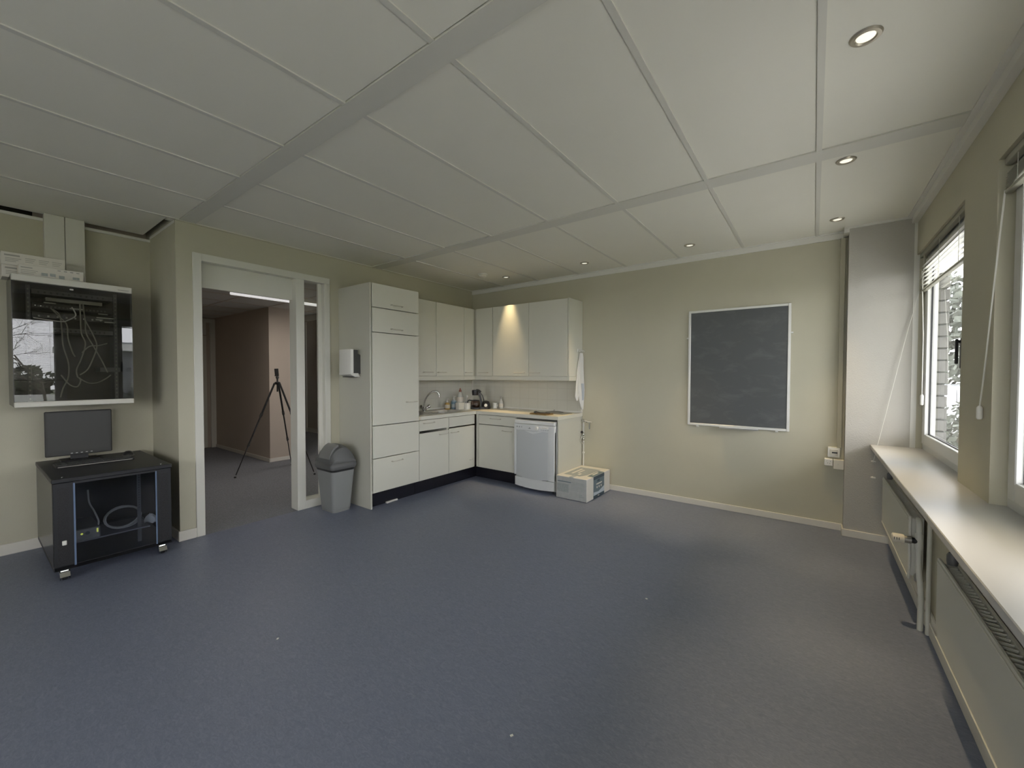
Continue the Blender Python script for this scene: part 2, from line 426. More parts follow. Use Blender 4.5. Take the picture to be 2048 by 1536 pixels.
for k, (xa, xb) in enumerate(RW):  # rear window added as an extra daylight source, out of view
    w_ = structroot('window_%d' % (6+k), ((xa+xb)/2, YR-.06, SZ)); b = B()
    b.box(xa, xb, YR-.09, YR-.03, SZ, SZ+.06).box(xa, xb, YR-.09, YR-.03, WT-.06, WT)
    for x in (xa, (xa+xb)/2-.03, xb-.06): b.box(x, x+.06, YR-.09, YR-.03, SZ+.06, WT-.06)
    obj('frame', b, 'frame', w_)
    obj('pane', B().box(xa+.06, xb-.06, YR-.062, YR-.058, SZ+.06, WT-.06), 'glass', w_)
struct('trim_6', B().box(4.85, 4.865, -.0855, -.0845, SZ, WT).box(4.832, 4.852, -.088, -.08, SZ, CZ-.05), 'edge')

# ------------------------------------------------------------------ doorway frame and corridor
d = structroot('door_1', (0, -2.84, 0))
b = B(); FX0, FX1 = -.13, .012
b.box(FX0, FX1, -3.444, -3.382, 0, 2.413, bev=.003)
b.box(FX0, FX1, -3.382, -2.24, 2.350, 2.413, bev=.003)
b.box(FX0, FX1, -2.598, -2.515, 0, 2.350, bev=.003)
b.box(FX0, FX1, -2.30, -2.24, 0, 2.350, bev=.003)
b.box(FX0, FX1, -2.515, -2.30, 0, .085, bev=.003)
obj('frame', b, 'trim', d)
obj('transom_panel', B().box(-.10, -.07, -3.382, -2.598, 2.140, 2.350), 'trim', d)
b = B().box(-.075, -.05, -2.34, -2.30, .085, 2.35).box(-.075, -.05, -2.515, -2.512, .085, 2.35)
obj('glazing_bead', b, 'trim', d)
obj('pane', B().box(-.085, -.079, -2.515, -2.30, .085, 2.35), 'sideglass', d)

CC = 2.435
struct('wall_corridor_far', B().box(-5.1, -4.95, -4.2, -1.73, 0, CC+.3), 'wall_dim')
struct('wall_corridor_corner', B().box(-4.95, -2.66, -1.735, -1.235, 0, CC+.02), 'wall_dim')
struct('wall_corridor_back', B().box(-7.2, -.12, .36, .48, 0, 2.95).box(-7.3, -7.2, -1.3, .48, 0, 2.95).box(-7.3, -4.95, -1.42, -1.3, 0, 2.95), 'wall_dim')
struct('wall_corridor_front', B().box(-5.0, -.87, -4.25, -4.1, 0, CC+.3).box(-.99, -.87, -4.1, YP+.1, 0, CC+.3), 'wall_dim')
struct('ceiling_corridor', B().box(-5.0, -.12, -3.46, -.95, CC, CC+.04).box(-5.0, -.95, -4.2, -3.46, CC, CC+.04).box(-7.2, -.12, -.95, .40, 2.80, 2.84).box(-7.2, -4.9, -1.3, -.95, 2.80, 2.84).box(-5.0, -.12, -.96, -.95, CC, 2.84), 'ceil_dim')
b = B()
for y in (-2.95, -2.35, -1.75, -1.15): b.box(-4.95, -.13, y-.012, y+.012, CC-.004, CC+.002)
for x in (-4.4, -3.8, -3.2, -2.6, -2.0, -1.4, -.8): b.box(x-.012, x+.012, -3.45, -.96, CC-.004, CC+.002)
struct('trim_7', b, 'wall_dim')
bb('baseboard_corridor', (-4.95, -2.648, -1.747, -1.735, 0, .06), (-2.66, -2.648, -1.735, -1.235, 0, .06), (-7.2, -.12, .348, .36, 0, .10))
struct('trim_8', B().box(-7.2, -.12, .345, .36, 2.66, 2.80), 'ceil')
struct('trim_9', B().box(-4.95, -2.655, -1.245, -1.225, 0, CC).box(-5.72, -5.62, .33, .36, 0, 2.64), 'trim')
d = structroot('door_2', (-4.93, -2.2, 0))
b = B().box(-4.95, -4.91, -1.815, -1.735, 0, 2.42).box(-4.95, -4.91, -2.75, -2.67, 0, 2.42).box(-4.95, -4.91, -2.67, -1.815, 2.35, 2.42)
obj('frame', b, 'trim', d)
obj('door_leaf', B().box(-4.95, -4.935, -2.67, -1.87, .01, 2.10, bev=.002), 'lam', d)
obj('transom_panel', B().box(-4.95, -4.938, -2.67, -1.87, 2.12, 2.35), 'trim', d)
b = B().cyl((-4.935, -2.60, 1.05), (-4.89, -2.60, 1.05), .01).box(-4.90, -4.885, -2.61, -2.49, 1.04, 1.06, bev=.004)
obj('door_handle', b, 'chrome', d)

t = thing('linear_lamp', (-1.52, -1.95, CC-.045), 'long white linear lamp under the corridor ceiling, seen through the doorway', 'lamp')
obj('housing', B().box(-1.545, -1.495, -2.66, -1.16, CC-.045, CC-.001, bev=.004), 'trim', t)
obj('diffuser', B().box(-1.54, -1.50, -2.645, -1.175, CC-.078, CC-.045, bev=.006), 'tube', t)

# ------------------------------------------------------------------ recessed spotlights, smoke detector
SPOTS = [(4.342, -2.586, 'recessed ceiling spotlight nearest the camera, above the window side'),
         (4.338, -1.495, 'recessed ceiling spotlight between the nearest spotlight and the one by the white column'),
         (4.338, -.367, 'recessed ceiling spotlight right in front of the white corner column'),
         (3.212, -.367, 'recessed ceiling spotlight above the blackboard wall, left of the column spotlight'),
         (2.096, -.389, 'recessed ceiling spotlight above the bare wall between wall cabinets and blackboard'),
         (0.973, -.383, 'recessed ceiling spotlight directly above the yellow-lit wall cabinet door'),
         (4.342, -3.70, None), (4.342, -4.82, None), (4.342, -5.95, None), (4.342, -7.1, None),  # entries without a label are unseen lamps added to brighten the room
         (3.2, -8.1, None), (2.1, -8.1, None), (.97, -8.1, None), (-.2, -8.1, None), (-.2, -7.0, None), (-.2, -5.9, None)]
def spot(x, y):
    t = thing('recessed_spotlight', (x, y, CZ), '', 'spotlight', 'recessed ceiling spotlights')
    obj('trim_ring', B().lathe([(.030, -.001), (.030, -.004), (.034, -.008), (.045, -.007), (.050, -.001)], (x, y, CZ), seg=32, caps=False), 'ring', t, True)
    obj('lens', B().lathe([(.029, -.0005), (.029, -.003), (.022, -.0045), (0.002, -.005)], (x, y, CZ), seg=28), 'bulb', t, True)
    return t
p0 = spot(*SPOTS[0][:2]); p0['label'] = SPOTS[0][2]
for i, (x, y, lab) in enumerate(SPOTS[1:]):
    if lab is None:
        nth = ('first', 'second', 'third', 'fourth', 'fifth')
        lab = ('unseen spotlight added to the window-side row, %s one behind the camera' % nth[i-5]) if i < 9 else ('unseen spotlight added at the far rear of the ceiling, %s from the windows' % nth[i-9]) if i < 13 else ('unseen spotlight added on the rear left of the ceiling, %s from the rear wall' % nth[i-13])
    dup(p0, (x-SPOTS[0][0], y-SPOTS[0][1], 0), lab)
SPOT_W = 82.0
for x, y, lab in SPOTS:
    ld = bpy.data.lights.new('spotlight_beam', 'SPOT'); ld.energy = SPOT_W; ld.color = (1.0, .76, .42)
    ld.spot_size = math.radians(41); ld.spot_blend = 1.0; ld.shadow_soft_size = .022
    lo = bpy.data.objects.new('spotlight_beam', ld); COL.objects.link(lo); lo.location = (x, y, CZ-.012)

t = thing('smoke_detector', (.83, -.68, CZ), 'round white smoke detector on the ceiling near the kitchen corner', 'smoke detector')
obj('base', B().lathe([(.060, 0), (.060, -.012), (.054, -.016)], (.83, -.68, CZ), seg=28), 'plastic', t, True)
obj('sensor_head', B().lathe([(.046, -.016), (.044, -.030), (.030, -.040), (.004, -.042)], (.83, -.68, CZ), seg=28), 'cream', t, True)

# ------------------------------------------------------------------ kitchen
def bow(b, p, q, out, r=.0055):
    # a bow handle between p and q standing off along out
    p, q, o = Vector(p), Vector(q), Vector(out)
    d = (q-p)*.12
    b.tube([p, p+o*.75+d*.15, p+o+d, q+o-d, q+o*.75-d*.15, q], r, seg=8, smooth=4)
    return b
HO = .028
FXL = .595           # door faces of the left run
FYB = -.545          # door faces of the right run
DT = .018

# tall cabinet
t = thing('tall_cabinet', (.30, -1.82, 0), 'tall white kitchen cabinet with stacked doors, beside the grey bin', 'cabinet')
b = B().box(.003, .575, -2.137, -2.119, .0, 2.325, bev=.0015)
b.box(.003, .574, -1.535, -1.517, .16, 2.32).box(.003, .574, -2.119, -1.535, 2.30, 2.32).box(.003, .574, -2.119, -1.535, .16, .18).box(.003, .012, -2.119, -1.535, .18, 2.30)
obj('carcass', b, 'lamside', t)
def fronty(name, y0, y1, z0, z1, parent, x=FXL, handle=None, hz=None, g=.0026, m='lam'):
    o = obj(name, B().box(x-DT, x, y0+g, y1-g, z0+g, z1-g, bev=.0015), m, parent)
    if handle:
        obj('handle', bow(B(), (x, handle[0], hz), (x, handle[1], hz), (HO, 0, 0)), 'handle', o, True)
    return o
fronty('flap_door', -2.12, -1.515, 2.076, 2.322, t, handle=(-1.895, -1.752), hz=2.122)
fronty('flap_door', -2.12, -1.515, 1.822, 2.074, t, handle=(-1.895, -1.752), hz=1.868)
fronty('door', -2.12, -1.515, .860, 1.820, t, handle=(-1.697, -1.556), hz=1.085)
fronty('drawer', -2.12, -1.515, .520, .858, t)
fronty('drawer', -2.12, -1.515, .165, .518, t, handle=(-1.892, -1.754), hz=.462)
obj('plinth', B().box(.500, .516, -2.118, -1.517, .004, .158), 'black', t)

# base cabinets, left run
t = thing('sink_cabinet', (.30, -1.28, 0), 'white base cabinet with drawer under the sink, next to the tall cabinet', 'cabinet')
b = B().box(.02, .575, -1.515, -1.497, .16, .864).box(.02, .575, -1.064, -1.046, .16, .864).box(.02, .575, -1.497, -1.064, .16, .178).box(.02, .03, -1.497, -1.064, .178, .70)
obj('carcass', b, 'lamside', t)
fronty('drawer', -1.513, -1.046, .735, .862, t, handle=(-1.454, -1.292), hz=.825)
fronty('door', -1.513, -1.046, .165, .712, t, handle=(-1.205, -1.054), hz=.668)
obj('plinth', B().box(.500, .516, -1.513, -1.047, .004, .158), 'black', t)
t = thing('corner_sink_cabinet', (.30, -.80, 0), 'white base cabinet in the left run, against the inner corner, fixed top panel', 'cabinet')
b = B().box(.02, .575, -1.044, -1.026, .16, .864).box(.02, .575, -1.026, -.575, .16, .178)
obj('carcass', b, 'lamside', t)
fronty('false_drawer_front', -1.045, -.566, .735, .862, t)
o = fronty('door', -1.045, -.566, .165, .722, t, handle=(-1.01, -.885), hz=.668)
obj('handle', bow(B(), (FXL, -.665, .27), (FXL, -.615, .275), (.012, 0, 0), .003), 'steel', o, True)
obj('plinth', B().box(.500, .516, -1.045, -.44, .004, .158), 'black', t)
# base cabinet, right run
t = thing('drawer_base_cabinet', (.95, -.25, 0), 'white base cabinet with drawer and door, left of the dishwasher', 'cabinet')
b = B().box(.618, .634, -.527, .03, .16, .864).box(1.238, 1.254, -.527, .03, .16, .864).box(.634, 1.238, -.527, .03, .16, .178).box(.634, 1.238, .02, .03, .178, .864)
obj('carcass', b, 'lamside', t)
def frontx(name, x0, x1, z0, z1, parent, y=FYB, handle=None, hz=None, g=.0026):
    o = obj(name, B().box(x0+g, x1-g, y, y+DT, z0+g, z1-g, bev=.0015), 'lam', parent)
    if handle:
        obj('handle', bow(B(), (handle[0], y, hz), (handle[1], y, hz), (0, -HO, 0)), 'handle', o, True)
    return o
obj('corner_filler', B().box(.600, .640, FYB+.006, FYB+.02, .165, .862), 'lam', t)
frontx('drawer', .645, 1.254, .738, .862, t, handle=(.853, 1.017), hz=.822)
frontx('door', .645, 1.254, .165, .735, t, handle=(1.049, 1.191), hz=.678)
obj('plinth', B().box(.517, 1.254, -.455, -.440, .004, .158), 'black', t)
tag(obj('leftover_strip', B().box(.505, .535, -1.915, -1.765, .001, .018, bev=.003).rot(.06, (.52, -1.83, 0)), 'plastic'),
    'small white strip lying on the floor against the black plinth', 'strip')

# end panel as part of the worktop carcass
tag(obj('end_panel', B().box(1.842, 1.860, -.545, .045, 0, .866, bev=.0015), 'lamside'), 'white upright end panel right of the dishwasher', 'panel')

# worktop (L shaped) with an opening for the sink
t = thing('worktop', (.5, -.5, .868), 'cream L-shaped kitchen worktop running round the corner', 'worktop')
b = B()
SX0, SX1, SY0, SY1 = .115, .535, -1.46, -.60
b.box(.003, SX0, -1.513, YB-.006, .868, .908).box(SX1, .615, -1.513, -.565, .868, .908)
b.box(SX0, SX1, -1.513, SY0, .868, .908).box(SX0, SX1, SY1, YB-.006, .868, .908)
b.box(SX1, 1.862, -.565, YB-.006, .868, .908)
obj('slab', b, 'top', t)
b = B().box(.615, .619, -1.513, -.569, .868, .909).box(.615, 1.862, -.569, -.565, .868, .909).box(1.862, 1.866, -.569, YB-.006, .868, .909)
obj('edging', b, 'lam', t)

# sink
t = thing('sink', (.32, -1.03, .909), 'inset stainless steel sink with draining board under the tap', 'sink')
b = B()
b.box(SX0-.012, .165, SY0-.012, SY1+.012, .908, .912).box(.490, SX1+.012, SY0-.012, SY1+.012, .908, .912)
b.box(.165, .490, SY0-.012, -1.075, .908, .911).box(.165, .490, -.65, SY1+.012, .908, .912)
obj('rim', b, 'steel', t)
b = B()
for i in range(9): b.box(.19+i*.033, .20+i*.033, -1.43, -1.10, .911, .914, bev=.001)
obj('drainer_ribs', b, 'steel', t)
b = B(); x0, x1, y0, y1, zb = .165, .490, -1.075, -.65, .775
for q in (((x0,y0,.908),(x1,y0,.908),(x1-.02,y0+.02,zb),(x0+.02,y0+.02,zb)), ((x0,y1,.908),(x1,y1,.908),(x1-.02,y1-.02,zb),(x0+.02,y1-.02,zb)),
          ((x0,y0,.908),(x0,y1,.908),(x0+.02,y1-.02,zb),(x0+.02,y0+.02,zb)), ((x1,y0,.908),(x1,y1,.908),(x1-.02,y1-.02,zb),(x1-.02,y0+.02,zb)),
          ((x0+.02,y0+.02,zb),(x1-.02,y0+.02,zb),(x1-.02,y1-.02,zb),(x0+.02,y1-.02,zb))): b.quad(*q)
bmesh.ops.remove_doubles(b.bm, verts=b.bm.verts, dist=1e-4)
obj('bowl', b, 'steel', t)
obj('drain', B().lathe([(.035, 0), (.035, .003), (.02, .003)], (.33, -.86, zb), seg=20), 'chrome', t, True)
tag(obj('small_bowl', B().lathe([(.020, 0), (.030, .004), (.040, .030), (.043, .052), (.040, .052), (.036, .030), (.02, .010)], (.40, -.985, .776+.0), seg=24).rot(0, (0,0,0)), 'plastic', None, True),
    'small white bowl standing in the sink', 'bowl').location.z = .868 - .0
# the bowl stands on an upturned dish rack foot inside the basin
tag(obj('sink_basket', B().lathe([(.045, 0), (.05, .07), (.052, .091), (.049, .091), (.045, .01)], (.40, -.985, .7755), seg=20), 'steel', None, True),
    'round steel strainer basket in the sink under the white bowl', 'basket')

# mixer tap
t = thing('mixer_tap', (.186, -1.039, .912), 'chrome mixer tap with high curved spout behind the sink', 'tap')
fx, fy = .19, -1.04
obj('body', B().lathe([(.026, 0), (.026, .008), (.018, .014), (.018, .052), (.014, .06)], (.142, fy, .9122), seg=20).box(.118, .166, fy-.03, fy+.03, .925, .955, bev=.008), 'chrome', t, True)
dx, dy = .72, .69
def S(s, z): return (.142+dx*s, fy+dy*s, z)
obj('spout', B().tube([S(0, .965), S(.004, 1.02), S(.02, 1.075), S(.06, 1.13), S(.115, 1.165), S(.16, 1.165), S(.185, 1.14), S(.192, 1.105)], .0105, seg=12, smooth=5).cyl(S(.192, 1.106), S(.193, 1.092), .012), 'chrome', t, True)
for s in (-1, 1):
    c = Vector((.142, fy+.028*s, .945)); dd = Vector((.35, .75*s, .55)).normalized()
    o = obj('valve_stem', B().cyl(c, c+dd*.035, .011), 'chrome', t, True)
    obj('tap_knob', B().lathe([(.012, .030), (.020, .036), (.022, .055), (.018, .066), (.004, .068)], c, dd, seg=14), 'chrome', t, True)

# wall cabinets
UZ0, UZ1 = 1.368, 2.305
UXF, UYF = .362, -.300
t = thing('wall_cabinet', (.18, -1.02, 1.32), 'white wall cabinet with two doors above the sink', 'cabinet')
obj('carcass', B().box(.003, UXF-DT-.001, -1.514, -.522, UZ0, UZ1-.002), 'lamside', t)
fronty('door', -1.514, -1.032, UZ0, UZ1, t, x=UXF, handle=(-1.25, -1.10), hz=1.416)
fronty('door', -1.032, -.522, UZ0, UZ1, t, x=UXF, handle=(-1.012, -.872), hz=1.416)
obj('light_rail', B().box(.335, UXF-.003, -1.514, -.522, 1.316, UZ0-.002), 'lam', t)
t = thing('corner_wall_cabinet', (.20, -.15, 1.32), 'white corner wall cabinet with two narrow doors', 'cabinet')
b = B().box(.003, UXF-DT-.001, -.520, YB-.006, UZ0, UZ1-.002).box(UXF-DT-.001, .680, UYF+DT+.001, YB-.006, UZ0, UZ1-.002)
obj('carcass', b, 'lamside', t)
fronty('door', -.520, -.318, UZ0, UZ1, t, x=UXF, handle=(-.505, -.372), hz=1.416)
frontx('door', .385, .680, UZ0, UZ1, t, y=UYF, handle=(.440, .600), hz=1.416)
obj('light_rail', B().box(.335, UXF-.003, -.520, UYF, 1.316, UZ0-.002).box(.335, .680, UYF+.003, UYF+.03, 1.316, UZ0-.002), 'lam', t)
t = thing('wall_cabinet', (1.27, -.12, 1.32), 'white two-door wall cabinet above the dishwasher, lit yellow by a spotlight', 'cabinet')
obj('carcass', B().box(.682, 1.840, UYF+DT+.001, YB-.006, UZ0, UZ1-.002), 'lamside', t)
frontx('door', .682, 1.277, UZ0, UZ1, t, y=UYF, handle=(1.055, 1.215), hz=1.412)
frontx('door', 1.277, 1.838, UZ0, UZ1, t, y=UYF, handle=(1.290, 1.445), hz=1.412)
obj('side_panel', B().box(1.840, 1.858, UYF, YB-.006, UZ0, UZ1, bev=.0015), 'lam', t)
obj('light_rail', B().box(.682, 1.858, UYF+.003, UYF+.03, 1.316, UZ0-.002).box(1.835, 1.858, UYF+.03, YB-.006, 1.316, UZ0-.002), 'lam', t)

# tile backsplash and its white edge strips
struct('trim_10', B().box(.008, 1.842, YB-.005, YB, .909, 1.37).box(0, .004, -1.513, YB, .909, 1.37), 'tile')
struct('trim_11', B().box(1.843, 1.862, YB-.010, YB, .91, 1.372).box(.004, .016, YB-.016, YB-.004, .91, 1.37).box(.02, 1.842, YB-.016, YB-.005, .909, .925).box(.004, .018, -1.513, YB-.02, .913, .927), 'plastic')

# dishwasher
t = thing('dishwasher', (1.55, -.30, 0), 'white freestanding dishwasher under the worktop beside the white end panel', 'dishwasher')
X0, X1, YF = 1.262, 1.836, -.585
obj('body', B().box(X0+.012, X1-.012, -.545, .02, .03, .838, bev=.004), 'dw', t)
obj('top_lid', B().box(X0+.008, X1-.008, YF-.005, .02, .800, .843, bev=.006), 'dw', t)
def arc(xa, xb, z0, z1, bulge, y0=YF, yb=-.545, n=16, sag=0.0):
    b = B(); rs = []
    for i in range(n+1):
        u = i/n; x = xa+(xb-xa)*u; k = 1-(2*u-1)**2
        y = y0 - bulge*k; zz = z0 - sag*k
        rs.append([(x, y, zz), (x, y, z1), (x, yb, z1), (x, yb, zz)])
    return b.rings(rs)
o = obj('door', arc(X0, X1, .175, .725, .018, sag=.02).box(X0, X0+.035, YF-.012, -.545, .17, .795, bev=.008).box(X1-.085, X1, YF-.014, -.545, .155, .795, bev=.012, seg=2), 'dw', t, True)
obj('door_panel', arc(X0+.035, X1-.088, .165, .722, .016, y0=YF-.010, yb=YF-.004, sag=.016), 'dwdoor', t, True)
p = obj('control_panel', arc(X0+.005, X1-.06, .724, .797, .018, y0=YF-.011, yb=-.55), 'dw', t, True)
obj('knob', B().lathe([(.026, 0), (.026, .010), (.021, .022), (.004, .023)], (X0+.345, YF-.026, .757), (0, -1, 0), 22), 'plastic', t, True)
for k in range(4):
    obj('button', B().box(X0+.395+k*.028, X0+.415+k*.028, YF-.035, YF-.02, .762, .774, bev=.003), 'plastic', t)
for k in range(3): obj('panel_symbol', B().box(X0+.05+k*.035, X0+.060+k*.035, YF-.0255, YF-.012, .755, .768), 'cardk', t)
obj('panel_emblem', B().box(X0+.235, X0+.25, YF-.0305, YF-.02, .752, .764).box(X0+.225, X0+.26, YF-.0305, YF-.02, .746, .752), 'cardk', t)
for k in range(4): obj('panel_symbol', B().box(X0+.397+k*.028, X0+.413+k*.028, YF-.030, YF-.015, .742, .746), 'cardk', t)
# grip recess below the control panel
obj('grip', B().prism([(X0+.16, .722), (X0+.42, .722), (X0+.29, .688)], 'y', YF-.031, YF-.015), 'dw', t)
obj('kick_plate', arc(X0+.01, X1-.01, .045, .150, .016, sag=.012), 'dw', t, True)
for x in (X0+.06, X1-.06): obj('foot', B().cyl((x, -.50, 0), (x, -.50, .035), .018), 'charcoal', t)

# printed cardboard box on the floor
t = thing('cardboard_box', (2.055, -.28, 0), 'printed white cardboard box on the floor beside the dishwasher', 'box')
x0, x1, y0, y1, h = 1.866, 2.248, -.605, .015, .252
obj('carton', B().box(x0, x1, y0, y1, .001, h, bev=.004), 'card', t)
obj('front_label', B().box(x0+.008, x1-.004, y0-.0015, y0+.002, .006, h-.005), 'cardg', t)
obj('front_print_bar', B().box(x0+.02, x0+.19, y0-.0025, y0, h-.065, h-.055), 'teal', t)
for k in range(5): obj('front_print_symbol', B().box(x1-.085+(k % 3)*.018, x1-.073+(k % 3)*.018, y0-.0025, y0, .045+(k//3)*.02, .058+(k//3)*.02), 'cardk', t)
b = B().box(x0+.012, x0+.16, y0-.0022, y0, .075, h-.085)
for k in range(6): b.box(x0+.19, x1-.03, y0-.0022, y0, .11+k*.017, .114+k*.017)
obj('front_text_block', b, 'cardk', t)
ya, yb = y0+.165, y1-.17
obj('side_band', B().box(x1-.002, x1+.0015, ya, yb, .003, h-.003), 'teal', t)
b = B().box(x1, x1+.0025, ya, yb, .003, .035).box(x1, x1+.0025, ya, yb, h-.04, h-.004).box(x1, x1+.0025, ya+.10, ya+.16, h-.075, h-.05)
obj('side_band_edge', b, 'teald', t)
b = B().prism([(ya+.003, .036), (yb-.003, .036), (yb-.003, .10), (ya+.13, .062), (ya+.003, .075)], 'x', x1, x1+.0024)
obj('side_wave', b, 'palebl', t)
obj('side_print_title', B().box(x1, x1+.003, ya+.07, ya+.22, .148, .16), 'card', t)
for k in range(3): obj('side_print_symbol', B().lathe([(.013, 0), (.013, .001)], (x1+.002, ya+.09+k*.055, .118), (1, 0, 0), 12), 'card', t)
obj('side_print_mark', B().box(x1, x1+.0035, ya+.11, ya+.15, .014, .024), 'card', t)
ta, tb = y0+.09, y1-.11
obj('top_panel', B().prism([(x0+.05, ta), (x1-.13, ta), (x1-.09, ta+.10), (x1-.07, tb), (x0+.05, tb)], 'z', h-.002, h+.0015), 'cardk', t)
obj('top_band', B().box(x1-.065, x1-.002, ya-.02, yb, h-.002, h+.0017), 'teal', t)
for q in ((x0+.10, x0+.125, ta+.08, tb-.08), (x0+.15, x0+.17, ta+.14, tb-.12), (x0+.19, x0+.22, ta+.06, ta+.12), (x1-.05, x1-.03, ya+.06, yb-.08)):
    obj('top_print_line', B().box(*q, h, h+.0025), 'card', t)
obj('tape', B().box((x0+x1)/2-.025, (x0+x1)/2+.025, y0-.002, y0+.004, h-.045, h+.002).box((x0+x1)/2-.025, (x0+x1)/2+.025, y0, ta-.005, h-.001, h+.002), 'cardg', t)

# swing bin
t = thing('swing_bin', (.27, -2.33, 0), 'grey plastic swing-lid waste bin between doorway and tall cabinet', 'waste bin')
def rr(cx, cy, hx, hy, r, z, n=6):
    out = []
    for (sx, sy, a0) in ((1,1,0), (-1,1,90), (-1,-1,180), (1,-1,270)):
        for k in range(n+1):
            a = math.radians(a0+90*k/n); out.append((cx+sx*(hx-r)+r*math.cos(a), cy+sy*(hy-r)+r*math.sin(a), z))
    return out
cx, cy = .262, -2.335
obj('body', B().rings([rr(cx, cy, .120, .095, .035, .0), rr(cx, cy, .123, .098, .037, .03), rr(cx, cy, .126, .100, .037, .032), rr(cx, cy, .163, .127, .045, .42), rr(cx, cy, .160, .124, .045, .42), rr(cx, cy, .122, .096, .037, .034)]), 'grey', t, True)
obj('bin_bag', B().rings([rr(cx, cy, .164, .128, .045, .418), rr(cx, cy, .167, .131, .046, .43), rr(cx, cy, .167, .131, .046, .450), rr(cx, cy, .150, .115, .04, .455)]), 'blackp', t, True)
b = B().rings([rr(cx, cy, .176, .140, .05, .442), rr(cx, cy, .182, .146, .052, .462), rr(cx, cy, .182, .146, .052, .480), rr(cx, cy, .170, .135, .05, .500)])
# hood: half barrel along x with rounded ends
hood = []
for i in range(9):
    u = i/8; x = cx-.165+.33*u; k = max(0.0, 1-abs(2*u-1)**3.0); hh = .045+.135*k**.5; w = .130
    hood.append([(x, cy-w*math.cos(PI*j/12), .498+hh*math.sin(PI*j/12)) for j in range(13)])
b.rings(hood)
obj('lid', b, 'midgrey', t, True)
fl = []
for i in range(5):
    x = cx-.085+.19*i/4
    fl.append([(x, cy-.134*math.cos(math.radians(a)), .499+.186*math.sin(math.radians(a))) for a in range(14, 84, 7)] + [(x, cy-.120*math.cos(math.radians(a)), .499+.165*math.sin(math.radians(a))) for a in range(77, 7, -7)])
obj('swing_flap', B().rings(fl), 'greyflap', t, True)

# paper towel dispenser on the tall cabinet's side
t = thing('towel_dispenser', (.28, -2.20, 1.37), 'white and grey paper towel dispenser on the side of the tall cabinet', 'dispenser')
Y0 = -2.1372
obj('back_housing', B().prism([(Y0, 1.395), (Y0-.05, 1.385), (Y0-.086, 1.405), (Y0-.086, 1.64), (Y0-.03, 1.64), (Y0-.03, 1.60), (Y0, 1.59)], 'x', .200, .408), 'charcoal', t)
cov = []
for i in range(11):
    u = i/10; a = PI*u
    cov.append((.305-.11*math.cos(a), Y0-.098-.028*math.sin(a)**.6))
cov += [(.415, Y0-.084), (.195, Y0-.084)]
obj('front_cover', B().prism(cov, 'z', 1.39, 1.645), 'plastic', t, True)
obj('lower_lip', B().prism([(Y0-.01, 1.365), (Y0-.06, 1.362), (Y0-.112, 1.385), (Y0-.112, 1.400), (Y0-.03, 1.400)], 'x', .195, .415), 'plastic', t)
obj('slot', B().box(.225, .385, Y0-.09, Y0-.02, 1.358, 1.366), 'blackp', t)

# worktop items
def bottle(name, c, prof, m, label, cat, seg=18):
    t = thing(name, c, label, cat); obj('bottle_body', B().lathe(prof, c, seg=seg), m, t, True); return t
Z = .9085
c = (.172, -.655, Z)
t = bottle('soap_bottle', c, [(.033, 0), (.035, .01), (.034, .075), (.026, .092), (.012, .098)], 'amber', 'amber soap bottle with pump, leftmost of the bottles behind the sink', 'bottle')
obj('paper_label', B().lathe([(.0355, .02), (.0355, .068)], c, seg=18, caps=False), 'labelw', t, True)
obj('pump', B().cyl((c[0], c[1], Z+.097), (c[0], c[1], Z+.135), .008).cyl((c[0], c[1], Z+.098), (c[0], c[1], Z+.112), .013).box(c[0]-.007, c[0]+.035, c[1]-.007, c[1]+.007, Z+.135, Z+.150, bev=.003), 'plastic', t, True)
c = (.195, -.550, Z)
t = bottle('soap_bottle', c, [(.036, 0), (.038, .01), (.038, .105), (.028, .122), (.013, .130)], 'paleblue', 'pump bottle with blue soap, beside the amber one', 'bottle')
obj('blue_label', B().lathe([(.0388, .072), (.0388, .108)], c, seg=18, caps=False), 'bluesoap', t, True)
obj('soap_fill', B().lathe([(.0383, .004), (.0383, .028)], c, seg=18, caps=False), 'bluesoap', t, True)
obj('pump', B().cyl((c[0], c[1], Z+.129), (c[0], c[1], Z+.168), .008).cyl((c[0], c[1], Z+.13), (c[0], c[1], Z+.145), .014).box(c[0]-.007, c[0]+.035, c[1]-.007, c[1]+.007, Z+.168, Z+.186, bev=.003), 'plastic', t, True)
c = (.225, -.455, Z)
t = bottle('detergent_bottle', c, [(.045, 0), (.047, .012), (.046, .12), (.043, .17), (.036, .205), (.020, .232), (.016, .24)], 'clearp', 'tall cloudy bottle with red cap behind the sink', 'bottle')
obj('paper_label', B().lathe([(.0475, .10), (.0475, .165)], c, seg=18, caps=False), 'labelw', t, True)
obj('cap', B().lathe([(.020, .238), (.019, .256), (.010, .272), (.006, .290), (.003, .291)], c, seg=16), 'redcap', t, True)
tag(obj('storage_tub', B().rings([rr(.300, -.540, .035, .052, .01, Z, 3), rr(.300, -.540, .040, .058, .012, Z+.095, 3), rr(.300, -.540, .037, .055, .012, Z+.095, 3), rr(.300, -.540, .033, .050, .01, Z+.008, 3)]), 'cream', None, True),
    'square off-white plastic tub in front of the red-capped bottle', 'tub')
tag(obj('storage_tub', B().rings([rr(.355, -.452, .033, .028, .008, Z, 3), rr(.355, -.452, .037, .032, .01, Z+.088, 3), rr(.355, -.452, .034, .029, .01, Z+.088, 3), rr(.355, -.452, .031, .026, .008, Z+.008, 3)]), 'plastic', None, True),
    'small white square pot touching the coffee maker, right of the off-white tub', 'pot')
tag(obj('dish_brush', B().cyl((.262, -.41, Z), (.29, -.385, Z+.165), .005).lathe([(.014, 0), (.02, .015), (.016, .03)], (.29, -.385, Z+.16), (.2, .2, 1), 12), 'clearp', None, True),
    'slim pale brush standing between tall bottle and coffee maker', 'brush')

